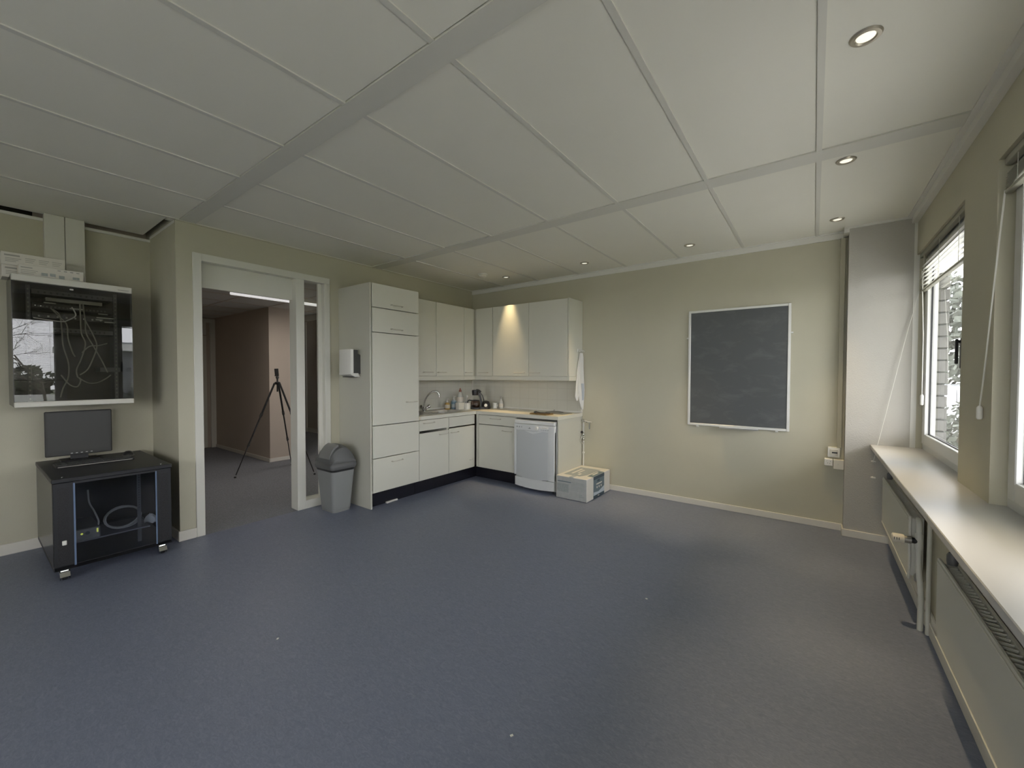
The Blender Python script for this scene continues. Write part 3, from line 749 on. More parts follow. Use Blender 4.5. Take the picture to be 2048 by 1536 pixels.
# coffee maker (turned towards the room)
t = thing('coffee_maker', (.47, -.30, Z), 'black filter coffee maker in the worktop corner', 'coffee maker')
ca = math.radians(45)
ux, uy = math.cos(ca), math.sin(ca)
cb = Vector((.425, -.345, Z)); U = Vector((ux, uy, 0)); V = Vector((-uy, ux, 0))
def W(a, v, z): p = cb+U*a+V*v; return (p.x, p.y, Z+z)
def lbox(b, a0, a1, v0, v1, z0, z1):
    b.rings([[W(a0,v0,z0), W(a1,v0,z0), W(a1,v1,z0), W(a0,v1,z0)], [W(a0,v0,z1), W(a1,v0,z1), W(a1,v1,z1), W(a0,v1,z1)]]); return b
b = B().lathe([(.074, 0), (.078, .006), (.076, .022), (.066, .026)], W(0, 0, 0), seg=26)
lbox(b, .03, .155, -.055, .055, 0, .030)
obj('base', b, 'blackp', t, True)
obj('tank_body', B().lathe([(.058, 0), (.064, .03), (.062, .075), (.045, .105), (.02, .115)], W(.135, 0, .0), seg=24), 'blackp', t, True)
obj('dial', B().lathe([(.022, 0), (.020, .008), (.004, .009)], W(.128, -.060, .055), tuple(-V), 18), 'plastic', t, True)
b = B()
prof = [(.060, .02), (.088, .02), (.080, .12), (.066, .19), (.040, .232), (.018, .240), (.030, .20), (.048, .15), (.056, .09)]
b.rings([[W(a, -.016, z) for a, z in prof], [W(a, .016, z) for a, z in prof]])
obj('column', b, 'blackp', t)
b = B()
prof = [(.098, .02), (.118, .02), (.112, .13), (.092, .195), (.060, .228), (.055, .215), (.080, .185), (.096, .12)]
b.rings([[W(a, -.014, z) for a, z in prof], [W(a, .014, z) for a, z in prof]])
obj('rear_arm', b, 'charcoal', t)
obj('brew_head', B().lathe([(.040, .192), (.044, .215), (.046, .245), (.044, .262), (.034, .268)], W(-.015, 0, 0), seg=24).tube([W(.0, 0, .262), W(.035, 0, .255), W(.062, 0, .232)], .018, seg=10, smooth=4), 'blackp', t, True)
k = obj('carafe', B().lathe([(.056, .028), (.063, .045), (.064, .085), (.055, .115), (.052, .118)], W(-.01, 0, 0), seg=26, caps=False), 'carafe', t, True)
obj('coffee_fill', B().lathe([(.05, .029), (.058, .034), (.060, .060), (.002, .060)], W(-.01, 0, 0), seg=26), 'coffee', t, True)
obj('carafe_lid', B().lathe([(.056, .116), (.054, .124), (.02, .130)], W(-.01, 0, 0), seg=22), 'blackp', t, True)
obj('carafe_handle', B().tube([W(-.06, 0, .118), W(-.10, 0, .122), W(-.118, 0, .098), W(-.112, 0, .055)], .007, seg=8, smooth=4), 'blackp', t, True)

t = thing('mug', (.545, -.062, Z), 'white mug right behind the coffee maker', 'mug')
obj('cup', B().lathe([(.030, 0), (.036, .004), (.038, .075), (.035, .075), (.033, .01), (.004, .008)], (.545, -.075, Z), seg=22), 'plastic', t, True)
obj('handle', B().tube([(.580, -.085, Z+.062), (.606, -.092, Z+.055), (.604, -.092, Z+.028), (.578, -.085, Z+.018)], .0045, smooth=4), 'plastic', t, True)
t = thing('glass_bottle', (.630, -.045, Z), 'small clear spray bottle right of the white mug', 'bottle')
obj('bottle_body', B().lathe([(.030, 0), (.031, .08), (.024, .105), (.011, .125), (.011, .140)], (.630, -.045, Z), seg=18), 'clearp', t, True)
obj('cap', B().lathe([(.012, .138), (.012, .160), (.004, .170)], (.630, -.045, Z), seg=14), 'greym', t, True)
obj('paper_label', B().lathe([(.0315, .02), (.0315, .07)], (.630, -.045, Z), seg=18, caps=False), 'labelw', t, True)

b = B().box(1.425, 1.675, -.50, -.35, Z, Z+.012, bev=.002).rot(-.10, (1.55, -.42, 0))
tag(obj('cutting_board', b, 'wood'), 'thin brown wooden board on the worktop above the dishwasher', 'board')
b = B().box(1.53, 1.80, -.30, -.10, Z, Z+.006, bev=.002).rot(-.15, (1.66, -.2, 0))
tag(obj('oven_tray', b, 'greym'), 'flat grey metal tray behind the brown board', 'tray')
tag(obj('pan_lid', B().lathe([(.115, 0), (.112, .006), (.06, .018), (.012, .022), (.010, .036), (.003, .037)], (1.60, -.20, Z+.0065), seg=30), 'greym', None, True), 'round grey lid lying on the metal tray', 'lid')
b = B().tube([(1.46, -.43, Z+.030), (1.53, -.42, Z+.018), (1.66, -.40, Z+.017)], .005, seg=8).lathe([(.014, 0), (.016, .012), (.008, .02)], (1.46, -.43, Z+.0125), seg=12)
tag(obj('corkscrew', b, 'charcoal', None, True), 'dark utensil lying on the brown board', 'utensil')

# tea towel on a hook rail
t = thing('tea_towel', (1.89, -.02, .98), 'white tea towel hanging from the side of the wall cabinet', 'towel')
def fold(x0, outline, th, wav):
    rs = []
    for z, ya, yb in outline:
        n = 9; f = []
        for k in range(n):
            u = k/(n-1); y = ya+(yb-ya)*u
            f.append((x0+wav*math.sin(u*PI*3+z*4)+.004*math.sin(z*17), y, z))
        rs.append(f + [(p[0]-th, p[1], p[2]) for p in f[::-1]])
    return B().rings(rs)
o = obj('drape', fold(1.884, [(1.660, -.052, .000), (1.60, -.065, .015), (1.48, -.085, .022), (1.33, -.10, .036), (1.20, -.092, .036), (1.08, -.06, .036), (1.0, -.02, .03), (.955, .005, .02)], .010, .008), 'cloth', t, True)
obj('back_fold', fold(1.871, [(1.655, -.05, .0), (1.50, -.10, .0), (1.33, -.125, -.02), (1.20, -.15, -.04), (1.13, -.158, -.08), (1.07, -.12, -.10)], .006, .004), 'cloth', t, True)
obj('stripe', fold(1.886, [(1.28, -.025, .02), (1.18, -.03, .022), (1.07, -.02, .022)], .010, .007), 'clothbl', t, True)
t = thing('hook_rail', (1.87, -.03, 1.66), 'small grey hook rail on the wall cabinet end holding the tea towel', 'hook')
obj('backplate', B().box(1.8585, 1.866, -.095, .035, 1.668, 1.705, bev=.002), 'alu', t)
for y in (-.075, -.03, .015): obj('hook', B().tube([(1.865, y, 1.692), (1.890, y, 1.690), (1.896, y, 1.672)], .004, smooth=3), 'alu', t, True)

# water taps and pipes on the wall beside the end panel
t = thing('water_pipe', (1.885, .03, .0), 'white water pipe with shut-off valves rising behind the cardboard box', 'pipe')
yy = YB-.012
obj('riser', B().cyl((1.885, yy, .07), (1.885, yy, .82), .008).cyl((1.872, yy, .52), (1.872, yy, .80), .004), 'plastic', t, True)
obj('clip', B().box(1.872, 1.898, yy-.012, YB, .40, .42, bev=.003), 'plastic', t)
for z in (.58, .64): obj('valve_body', B().lathe([(.006, -.022), (.016, -.012), (.018, 0), (.016, .012), (.006, .022)], (1.885, yy-.005, z), seg=12), 'chrome', t, True)
obj('valve_knob', B().lathe([(.014, 0), (.016, .01), (.012, .02)], (1.880, yy-.03, .67), (0, -1, 0), 12), 'blackp', t, True)
obj('drain_loop', B().tube([(1.875, yy, .66), (1.878, yy-.04, .60), (1.87, yy-.05, .55), (1.89, yy-.02, .53)], .007, smooth=4), 'clearp', t, True)
t = thing('wall_tap', (1.95, .0, .79), 'small chrome wall tap right of the kitchen end panel', 'tap')
obj('body', B().cyl((1.885, yy-.005, .81), (1.94, yy-.02, .80), .011).lathe([(.018, 0), (.02, .02), (.014, .03)], (1.89, yy-.01, .815), (0, -1, 0), 14), 'chrome', t, True)
obj('lever', B().tube([(1.90, yy-.025, .822), (1.96, yy-.035, .808), (2.01, yy-.04, .806)], .005, smooth=3), 'plastic', t, True)
obj('spout', B().cyl((1.945, yy-.02, .80), (1.985, yy-.025, .795), .009).cyl((1.975, yy-.025, .80), (1.975, yy-.025, .715), .010), 'chrome', t, True)

# ------------------------------------------------------------------ blackboard and electrics on the back wall
t = thing('blackboard', (3.57, .03, .86), 'dark grey chalkboard with pale frame on the back wall', 'blackboard')
x0, x1, z0, z1 = 3.118, 4.026, .855, 2.068
obj('board', B().box(x0+.02, x1-.02, YB-.016, YB-.004, z0+.02, z1-.02), 'slate', t)
b = B(); w = .024
b.box(x0, x0+w, YB-.022, YB-.002, z0, z1, bev=.003).box(x1-w, x1, YB-.022, YB-.002, z0, z1, bev=.003)
b.box(x0+w, x1-w, YB-.022, YB-.002, z0, z0+w, bev=.003).box(x0+w, x1-w, YB-.022, YB-.002, z1-w, z1, bev=.003)
obj('frame', b, 'alu', t)
obj('chalk_ledge', B().box(x0+.32, x0+.66, YB-.085, YB-.02, z0-.006, z0+.004, bev=.002).box(x0+.32, x0+.66, YB-.085, YB-.080, z0-.006, z0+.012), 'alu', t)
for x, z in ((x0-.006, 1.78), (x1+.006, 1.79), (x0+.10, z0-.006), (x1-.10, z0-.006)):
    obj('fixing_clip', B().box(x-.012, x+.012, YB-.02, YB, z-.008, z+.008, bev=.002), 'alu', t)

t = thing('data_socket', (4.36, .03, .70), 'white framed data socket with dark port, uppermost on the back wall', 'socket')
obj('frame', B().box(4.315, 4.402, YB-.035, YB, .655, .745, bev=.008, seg=2), 'plastic', t, True)
obj('insert', B().box(4.330, 4.388, YB-.038, YB-.03, .672, .728, bev=.003), 'cream', t)
obj('port', B().box(4.345, 4.384, YB-.040, YB-.034, .692, .704), 'blackp', t)
t = thing('power_socket', (4.322, .03, .60), 'small white box with four dots left of the cream junction box', 'socket')
obj('box', B().box(4.293, 4.353, YB-.045, YB, .577, .640, bev=.004), 'plastic', t)
b = B()
for dx_, dz_ in ((-.012, .012), (.014, .010), (-.006, -.006), (.010, -.008)): b.lathe([(.0025, 0), (.0025, .001)], (4.322+dx_, YB-.0452, .608+dz_), (0, -1, 0), 8)
obj('dots', b, 'printd', t)
t = thing('junction_box', (4.39, .02, .56), 'cream junction box under the cable duct beside the column', 'junction box')
obj('box', B().box(4.356, 4.4295, YB-.055, YB, .555, .640, bev=.003), 'cream', t)
obj('screw', B().lathe([(.003, 0), (.003, .001)], (4.39, YB-.0552, .60), (0, -1, 0), 8), 'steel', t)
tag(obj('cable_duct', B().box(4.378, 4.412, YB-.03, YB, .745, 2.597, bev=.002), 'wall'), 'beige vertical cable duct between back wall and white column', 'cable duct')

# cord cleats on the column
t = thing('cord_cleat', (4.61, -.10, .66), 'tiny white cord cleat on the column, upper of the two below the sill', 'cleat', 'cord cleats')
obj('peg', B().cyl((4.612, -.086, .672), (4.612, -.115, .672), .006).box(4.598, 4.63, -.122, -.112, .668, .680, bev=.003), 'plastic', t, True)
c2 = dup(t, (.0, 0, -.135), 'tiny white cord cleat on the column, lower of the two below the sill')

# ------------------------------------------------------------------ blinds
def blind(i, y0, y1, zbot, raised, label):
    t = thing('venetian_blind', (4.878, (y0+y1)/2, zbot), label, 'blind', 'venetian blinds in the windows')
    xa, xb = 4.864, 4.892; ya, yb = y1+.02, y0-.02
    obj('headrail', B().box(xa, xb, ya, yb, WT-.035, WT-.003, bev=.002), 'blindrail', t)
    obj('bottom_rail', B().box(xa, xb, ya, yb, zbot, zbot+.014, bev=.003), 'blindrail', t)
    n = 7 if raised and zbot < 2.1 else (9 if raised else 60)
    z0 = zbot+.022; z1 = WT-.05 if not raised else raised
    b = B(); th = .12 if not raised else .3
    for k in range(n):
        z = z0+(z1-z0)*k/(n-1); c, s_ = math.cos(th)*.0125, math.sin(th)*.0125
        xm = (xa+xb)/2
        b.quad((xm-c, ya+.004, z-s_), (xm-c, yb-.004, z-s_), (xm, yb-.004, z+.0015), (xm, ya+.004, z+.0015))
        b.quad((xm, ya+.004, z+.0015), (xm, yb-.004, z+.0015), (xm+c, yb-.004, z+s_), (xm+c, ya+.004, z+s_))
    obj('slats', b, 'blind', t)
    b = B()
    for y in (ya+.15, (ya+yb)/2, yb-.15): b.cyl((xa-.001, y, zbot+.01), (xa-.001, y, WT-.04), .0012, seg=5)
    obj('ladder_cord', b, 'blind', t)
    return t
t1 = blind(1, WIN[0][0], WIN[0][1], 2.035, 2.235, 'partly raised white blind in the far window beside the column')
obj('pull_cord', B().tube([(4.862, -.125, 2.05), (4.80, -.115, 1.74), (4.612, -.125, .672)], .0022, seg=6), 'blind', t1)
obj('tilt_cord', B().tube([(4.868, -.16, 2.21), (4.862, -.30, 1.7), (4.856, -.345, 1.25)], .0028, seg=6), 'blind', t1)
obj('tassel', B().lathe([(.006, 0), (.010, .006), (.010, .07), (.005, .08)], (4.856, -.346, 1.168), seg=12), 'plastic', t1, True)
t2 = blind(2, WIN[1][0], WIN[1][1], 2.185, 2.27, 'fully raised white blind in the near window at the right edge')
obj('tilt_cord', B().tube([(4.866, -1.885, 2.20), (4.846, -1.866, 1.80), (4.840, -1.805, 1.45), (4.838, -1.753, 1.24)], .0032, seg=6, smooth=4), 'blind', t2)
obj('tassel', B().lathe([(.007, 0), (.011, .006), (.011, .055), (.005, .064)], (4.838, -1.752, 1.183), seg=12), 'plastic', t2, True)
blind(3, WIN[2][0], WIN[2][1], 1.28, None, 'lowered blind with open slats, mirrored in the wall cabinet glass')

# ------------------------------------------------------------------ radiators
def radiator(y0, y1, label, cap):
    t = thing('radiator', (4.68, (y0+y1)/2, .235), label, 'radiator', 'panel radiators under the sill')
    b = B().box(4.648, 4.660, y1, y0, .24, .60, bev=.003)
    b.box(4.644, 4.649, y1+.015, y0-.015, .575, .592, bev=.002).box(4.644, 4.649, y1+.015, y0-.015, .246, .262, bev=.002)
    obj('front_panel', b, 'rad', t)
    b = B()
    n = int((y0-y1)/.03)
    for k in range(n): 
        y = y1+.02+k*.03
        b.box(4.661, 4.700, y, y+.004, .26, .585)
    obj('fins', b, 'rad', t)
    obj('back_panel', B().box(4.701, 4.711, y1+.02, y0-.02, .245, .590), 'rad', t)
    obj('mounting_bracket', B().box(4.712, 4.735, y0-.20, y0-.16, .25, .57).box(4.712, 4.735, y1+.16, y1+.20, .25, .57), 'rad', t)
    if cap: obj('air_valve', B().lathe([(.016, 0), (.018, .012), (.018, .04), (.012, .05)], (4.683, y0-.055, .598), (0, 0, 1), 14), 'midgrey', t, True)
    return t
r1 = radiator(-.36, -1.455, 'short panel radiator under the far end of the sill by the column', True)
r2 = radiator(-2.11, -3.62, 'long panel radiator under the sill nearest the camera', True)
t = thing('thermostat_valve', (4.62, -1.49, .47), 'cream thermostatic knob on the far radiator', 'radiator valve')
vy, vz = -1.50, .478
obj('knob', B().lathe([(.018, 0), (.024, .004), (.025, .045), (.022, .052)], (4.572, vy, vz), (1, 0, 0), 22), 'valve', t, True)
b = B()
for k in range(3): b.box(4.580+k*.010, 4.583+k*.010, vy-.027, vy-.0235, vz-.004, vz+.010)
obj('scale_marks', b, 'printd', t)
obj('collar', B().lathe([(.019, 0), (.020, .028)], (4.625, vy, vz), (1, 0, 0), 18), 'greym', t, True)
obj('gland', B().lathe([(.016, 0), (.016, .022)], (4.654, vy, vz), (1, 0, 0), 14), 'blackp', t, True)
t = thing('heating_pipe', (4.69, -1.50, 0), 'bent pair of white heating pipes between the two radiators', 'pipe')
obj('riser', B().tube([(4.692, -1.525, .0), (4.692, -1.525, .19), (4.688, -1.515, .27), (4.684, -1.502, .34), (4.684, -1.50, .42), (4.684, -1.50, .56), (4.684, -1.49, .583), (4.684, -1.462, .588)], .013, seg=12, smooth=4), 'rad', t, True)
obj('return_pipe', B().tube([(4.715, -1.56, .0), (4.715, -1.56, .30), (4.715, -1.56, .74)], .010, seg=10), 'rad', t, True)
obj('valve_body', B().lathe([(.015, -.045), (.018, -.03), (.018, .03), (.015, .045)], (4.684, -1.50, vz), seg=14).cyl((4.684, -1.50, vz), (4.672, -1.50, vz), .015), 'rad', t, True)
obj('return_elbow', B().tube([(4.684, -1.458, .275), (4.684, -1.485, .27), (4.70, -1.50, .255)], .010, smooth=3).lathe([(.012, 0), (.012, .03)], (4.684, -1.47, .245), seg=10), 'greym', t, True)

# ------------------------------------------------------------------ cable ducts, wall rack and boxes on the recess wall
tag(obj('cable_duct', B().box(XL2, XL2+.075, -4.205, -4.095, 2.135, CZ-.002, bev=.003), 'rackwhite'), 'left of the two pale vertical cable ducts above the wall rack', 'cable duct', 'cable ducts above the wall rack')
tag(obj('cable_duct', B().box(XL2, XL2+.075, -4.092, -3.982, 2.135, CZ-.002, bev=.003), 'rackwhite'), 'right of the two pale vertical cable ducts above the wall rack', 'cable duct', 'cable ducts above the wall rack')

RX, RY0, RY1, RZ0, RZ1 = -.28, -4.397, -3.772, 1.152, 2.086
t = thing('wall_rack', (-.5, -4.085, RZ0), 'glass-fronted wall network cabinet full of cables above the monitor', 'network cabinet')
b = B()
b.box(XL2, RX-.008, RY0, RY0+.012, RZ0, RZ1).box(XL2, RX-.008, RY1-.012, RY1, RZ0, RZ1)
b.box(XL2, RX-.008, RY0+.012, RY1-.012, RZ1-.014, RZ1).box(XL2, RX-.008, RY0+.012, RY1-.012, RZ0, RZ0+.014)
b.box(XL2, XL2+.008, RY0+.012, RY1-.012, RZ0+.014, RZ1-.014)
obj('housing', b, 'rackside', t)
obj('top_strip', B().box(RX-.03, RX+.006, RY0, RY1, RZ1-.045, RZ1+.002, bev=.004), 'rackwhite', t)
obj('bottom_strip', B().box(RX-.03, RX+.006, RY0, RY1, RZ0-.002, RZ0+.036, bev=.004), 'rackwhite', t)
obj('glass_door', B().box(RX-.006, RX, RY0+.002, RY1-.002, RZ0+.037, RZ1-.046), 'rackglass', t)
for y in (RY0+.070, RY1-.095):
    rail = B().box(-.39, -.385, y, y+.022, RZ0+.02, RZ1-.05)
    o = obj('rack_rail', rail, 'rackgrey', t)
    b = B()
    for k in range(26): b.box(-.3855, -.3835, y+.007, y+.015, RZ0+.045+k*.032, RZ0+.058+k*.032)
    obj('rail_holes', b, 'print', o)
obj('door_lock', B().box(RX, RX+.004, -4.12, -4.10, RZ1-.072, RZ1-.062, bev=.001), 'plastic', t)
obj('name_print', B().box(RX+.006, RX+.0075, RY1-.085, RY1-.02, RZ1-.030, RZ1-.024), 'print', t)
GR = 'rack-mounted units inside the wall rack'
def unit(name, y0, y1, z0, z1, m, label, dots=None):
    t = thing(name, (-.45, (y0+y1)/2, z0), label, 'network device', GR)
    obj('chassis', B().box(-.60, -.392, y0, y1, z0, z1, bev=.002), m, t)
    if dots:
        b = B(); n, mm = dots
        for k in range(n): b.box(-.393, -.389, y0+.03+(y1-y0-.06)*k/n, y0+.03+(y1-y0-.06)*k/n+.010, z0+.010, z0+.022)
        obj('ports', b, mm, t)
    return t
unit('port_unit', -4.30, -3.87, 1.975, 2.010, 'rackgrey', 'grey strip of dark ports at the very top inside the wall rack', (12, 'blackp'))
unit('port_unit', -4.23, -3.93, 1.930, 1.958, 'print', 'pale grey panel below the top strip inside the wall rack')
u = unit('network_switch', -4.30, -3.87, 1.872, 1.915, 'blackp', 'black switch with two white lights inside the wall rack', (18, 'rackgrey'))
obj('status_light', B().box(-.392, -.388, -4.285, -4.279, 1.888, 1.894).box(-.392, -.388, -4.258, -4.252, 1.886, 1.893), 'led', u)
unit('port_unit', -4.30, -3.87, 1.80, 1.845, 'rackside', 'dark panel with bright port row in the middle of the wall rack', (8, 'cablew'))
unit('port_unit', -4.30, -3.87, 1.70, 1.735, 'rackgrey', 'dark grey panel across the lower middle of the wall rack', (14, 'blackp'))
unit('rack_shelf', -3.95, -3.83, 1.405, 1.44, 'rackgrey', 'short grey shelf at the lower right inside the wall rack')
b = B()
for y0, y1, z in ((-4.24, -4.18, 1.912), (-3.955, -3.90, 1.862), (-3.965, -3.86, 1.832), (-3.97, -3.93, 1.815), (-3.92, -3.86, 1.80), (-4.11, -4.04, 1.885)):
    b.box(-.388, -.385, y0, y1, z, z+.008)
tag(obj('patch_labels', b, 'cablew'), 'white label strips on the panels inside the wall rack', 'label')
NCAB = []
def cab(pts, label, r=.0042, m='cable'):
    NCAB.append(1); cx_ = -.376+.0098*len(NCAB)
    tag(obj('network_cable', B().tube([(cx_, y, z) for y, z in pts], r, seg=7, smooth=6), m, None, True), label, 'cable', 'loose cables in the wall rack')
cab([(-4.20, 1.87), (-4.165, 1.83), (-4.155, 1.72), (-4.15, 1.60), (-4.125, 1.47), (-4.128, 1.36), (-4.155, 1.28), (-4.17, 1.21)], 'longest grey cable hanging down the left middle of the wall rack')
cab([(-4.21, 1.875), (-4.17, 1.82), (-4.13, 1.76), (-4.125, 1.66), (-4.105, 1.56), (-4.09, 1.52)], 'grey cable curving beside the longest one in the wall rack')
cab([(-4.06, 1.93), (-4.058, 1.80), (-4.055, 1.70), (-4.035, 1.62), (-4.06, 1.50), (-4.085, 1.42), (-4.08, 1.36)], 'straight grey cable down the centre of the wall rack')
cab([(-4.045, 1.93), (-4.035, 1.80), (-4.03, 1.70), (-3.99, 1.60), (-3.95, 1.50), (-3.915, 1.40)], 'grey cable running diagonally to the lower right of the wall rack')
cab([(-4.035, 1.80), (-3.99, 1.68), (-3.975, 1.60), (-4.0, 1.50), (-4.03, 1.42), (-4.07, 1.38)], 'grey cable bending back left from the diagonal one')
cab([(-4.08, 1.36), (-4.03, 1.32), (-3.98, 1.32), (-3.93, 1.35), (-3.90, 1.38)], 'grey cable loop sagging at the lower right of the wall rack')
cab([(-4.17, 1.38), (-4.13, 1.31), (-4.09, 1.29), (-4.07, 1.33), (-4.075, 1.36)], 'grey cable loop sagging at the lower left of the wall rack')
cab([(-4.06, 1.55), (-4.02, 1.60), (-3.97, 1.61), (-3.92, 1.63)], 'short grey cable arching over the middle of the wall rack')
cab([(-4.11, 1.89), (-4.09, 1.83), (-4.13, 1.79), (-4.17, 1.775), (-4.30, 1.79)], 'grey cable draped left across the switch')

# boxes stacked on the wall rack
def carton(y0, y1, z0, z1, x0, x1, label, big):
    t = thing('carton', ((x0+x1)/2, (y0+y1)/2, z0), label, 'box', 'flat white boxes on the wall rack')
    obj('box', B().box(x0, x1, y0, y1, z0, z1, bev=.002), 'card', t)
    b = B(); X = x1+.0012; h = z1-z0; w = y1-y0
    def bar(u0, u1, v0, v1): b.box(x1-.001, X, y0+w*u0, y0+w*u1, z0+h*v0, z0+h*v1)
    if big:
        bar(.05, .28, .70, .82)
        for k in range(3): bar(.06, .30-.04*k, .50-.12*k, .54-.12*k)
        for j in range(3):
            for k in range(3): bar(.36+.21*j, .52+.21*j-.02*k, .64-.14*k, .68-.14*k)
    else:
        bar(.03, .20, .72, .80)
        for k in range(3): bar(.03, .28-.03*k, .52-.14*k, .56-.14*k)
        for k in range(4): bar(.58+.10*k, .63+.10*k, .80, .88)
    obj('printed_text', b, 'print', t)
    if not big:
        b = B()
        for u0, u1, v0, v1 in ((.33, .43, .22, .48), (.46, .55, .24, .50), (.60, .69, .14, .42), (.82, .93, .22, .44)): bar(u0, u1, v0, v1)
        obj('printed_patch', b, 'cardk', t)
    return t
carton(-4.428, -4.112, RZ1+.003, RZ1+.093, -.672, -.50, 'lower rear white box on the wall rack, mostly hidden by the front one', True)
carton(-4.430, -4.114, RZ1+.0945, RZ1+.186, -.672, -.50, 'upper rear white box on the wall rack', True)
carton(-4.357, -4.035, RZ1+.003, RZ1+.087, -.49, -.36, 'front white box with patches of print on the wall rack', False)

# ------------------------------------------------------------------ floor rack with monitor, keyboard and mouse
FR0, FR1, FT, FB = -4.272, -3.655, .692, .075
FXB, FXF = -.73, .20
t = thing('floor_rack', (-.23, -3.96, 0), 'black server cabinet on castors with glass door below the wall rack', 'server cabinet')
obj('top_cover', B().box(FXB, FXF+.004, FR0-.004, FR1+.004, FT-.028, FT, bev=.003), 'rackblk', t)
obj('bottom_tray', B().box(FXB, FXF, FR0, FR1, FB, FB+.03, bev=.003), 'rackblk', t)
obj('side_panel', B().box(FXB+.01, FXF-.02, FR0, FR0+.008, FB+.03, FT-.028), 'rackside', t)
obj('side_panel', B().box(FXB+.01, FXF-.02, FR1-.008, FR1, FB+.03, FT-.028), 'rackside', t)
obj('back_panel', B().box(FXB, FXB+.01, FR0, FR1, FB+.03, FT-.028), 'rackblk', t)
o = obj('door_frame', B().box(FXF-.018, FXF, FR0+.002, FR0+.095, FB+.005, FT-.030, bev=.002).box(FXF-.018, FXF, FR1-.090, FR1-.002, FB+.005, FT-.030, bev=.002).box(FXF-.018, FXF, FR0+.095, FR1-.09, FT-.045, FT-.030).box(FXF-.018, FXF, FR0+.095, FR1-.09, FB+.005, FB+.025), 'rackblk', t)
obj('perforated_strip', B().box(FXF-.001, FXF+.001, FR0+.02, FR0+.075, FB+.04, FT-.06), 'perf', o)
obj('perforated_strip', B().box(FXF-.001, FXF+.001, FR1-.072, FR1-.018, FB+.04, FT-.06), 'perf', o)
obj('glass_edge', B().box(FXF-.004, FXF+.004, FR0+.094, FR0+.103, FB+.02, FT-.04), 'bluestrip', t)
obj('glass_edge', B().box(FXF-.004, FXF+.004, FR1-.096, FR1-.088, FB+.02, FT-.04), 'bluestrip', t)
obj('glass_door', B().box(FXF-.006, FXF-.001, FR0+.103, FR1-.096, FB+.025, FT-.045), 'doorglass', t)
obj('lock', B().box(FXF, FXF+.010, FR0+.038, FR0+.060, .245, .275, bev=.003), 'plastic', t)
for y in (FR0+.05, FR1-.05): obj('screw', B().lathe([(.007, 0), (.007, .003), (.004, .004)], (FXF-.05, y, FT), seg=12), 'chrome', t, True)
b = B()
for y in (-3.83,):
    b.box(.06, .065, y, y+.022, FB+.03, FT-.05)
o = obj('rack_rail', b, 'midgrey', t)
b = B()
for k in range(14): b.box(.0655, .067, -3.823, -3.815, FB+.29+k*.019, FB+.298+k*.019)
obj('rail_holes', b, 'blackp', o)
for x in (FXB+.07, FXF-.05):
    for y in (FR0+.05, FR1-.055):
        o = obj('castor', B().box(x-.02, x+.02, y-.018, y+.018, .055, FB).prism([(x-.024, .062), (x+.03, .062), (x+.052, .030), (x+.036, .008), (x+.0, .012)], 'y', y-.024, y-.019).prism([(x-.024, .062), (x+.03, .062), (x+.052, .030), (x+.036, .008), (x+.0, .012)], 'y', y+.019, y+.024).prism([(x+.03, .062), (x+.052, .030), (x+.044, .026), (x+.022, .062)], 'y', y-.019, y+.019), 'chrome', t)
        obj('wheel', B().lathe([(.026, -.012), (.028, -.008), (.028, .008), (.026, .012)], (x+.012, y, .028), (0, 1, 0), 20), 'blackp', o, True)
t = thing('power_unit', (.02, -4.10, FB+.03), 'grey power unit with yellow lights inside the floor rack', 'power unit')
obj('case', B().box(-.25, .085, -4.165, -4.035, .215, .295, bev=.005), 'greym', t)
obj('foot_shelf', B().box(-.25, .08, -4.163, -3.76, .205, .2145), 'rackgrey', t)
obj('status_light', B().lathe([(.007, 0), (.006, .003)], (.085, -4.128, .262), (1, 0, 0), 14), 'ledy', t)
obj('status_light', B().box(.084, .088, -4.054, -4.046, .255, .282), 'ledy', t)
obj('emblem', B().lathe([(.012, 0), (.012, .001)], (.085, -4.10, .262), (1, 0, 0), 16), 'printd', t)
def coil():
    b = B()
    for k in range(5):
        r = .088+.006*random.uniform(-1, 1); x = .0+.012*k; cz = .215+.095
        b.tube([(x+.006*math.sin(3*a+k), -3.905+r*math.cos(a)*1.15, cz+r*math.sin(a)*.9) for a in [2*PI*i/20 for i in range(20)]], .0035, seg=6, closed=True)
    return b
tag(obj('cable_coil', coil(), 'cable', None, True), 'coiled grey cable leaning inside the floor rack', 'cable')
tag(obj('power_lead', B().tube([(.05, -4.09, .56), (.055, -4.085, .47), (.05, -4.06, .40), (.05, -4.04, .33), (.05, -4.04, .296)], .005, smooth=6), 'cable', None, True), 'grey lead hanging down to the power unit in the floor rack', 'cable')
tag(obj('plastic_bag', B().rings([[(.03+.02*math.sin(k), -3.745+.04*math.cos(2*PI*k/9)*s, .2155+h+.012*math.sin(k*2.3)) for k in range(9)] for s, h in ((.9, .013), (1.0, .03), (.7, .055), (.2, .07))]), 'cablew', None, True), 'crumpled white plastic bag under the cable coil in the floor rack', 'bag')

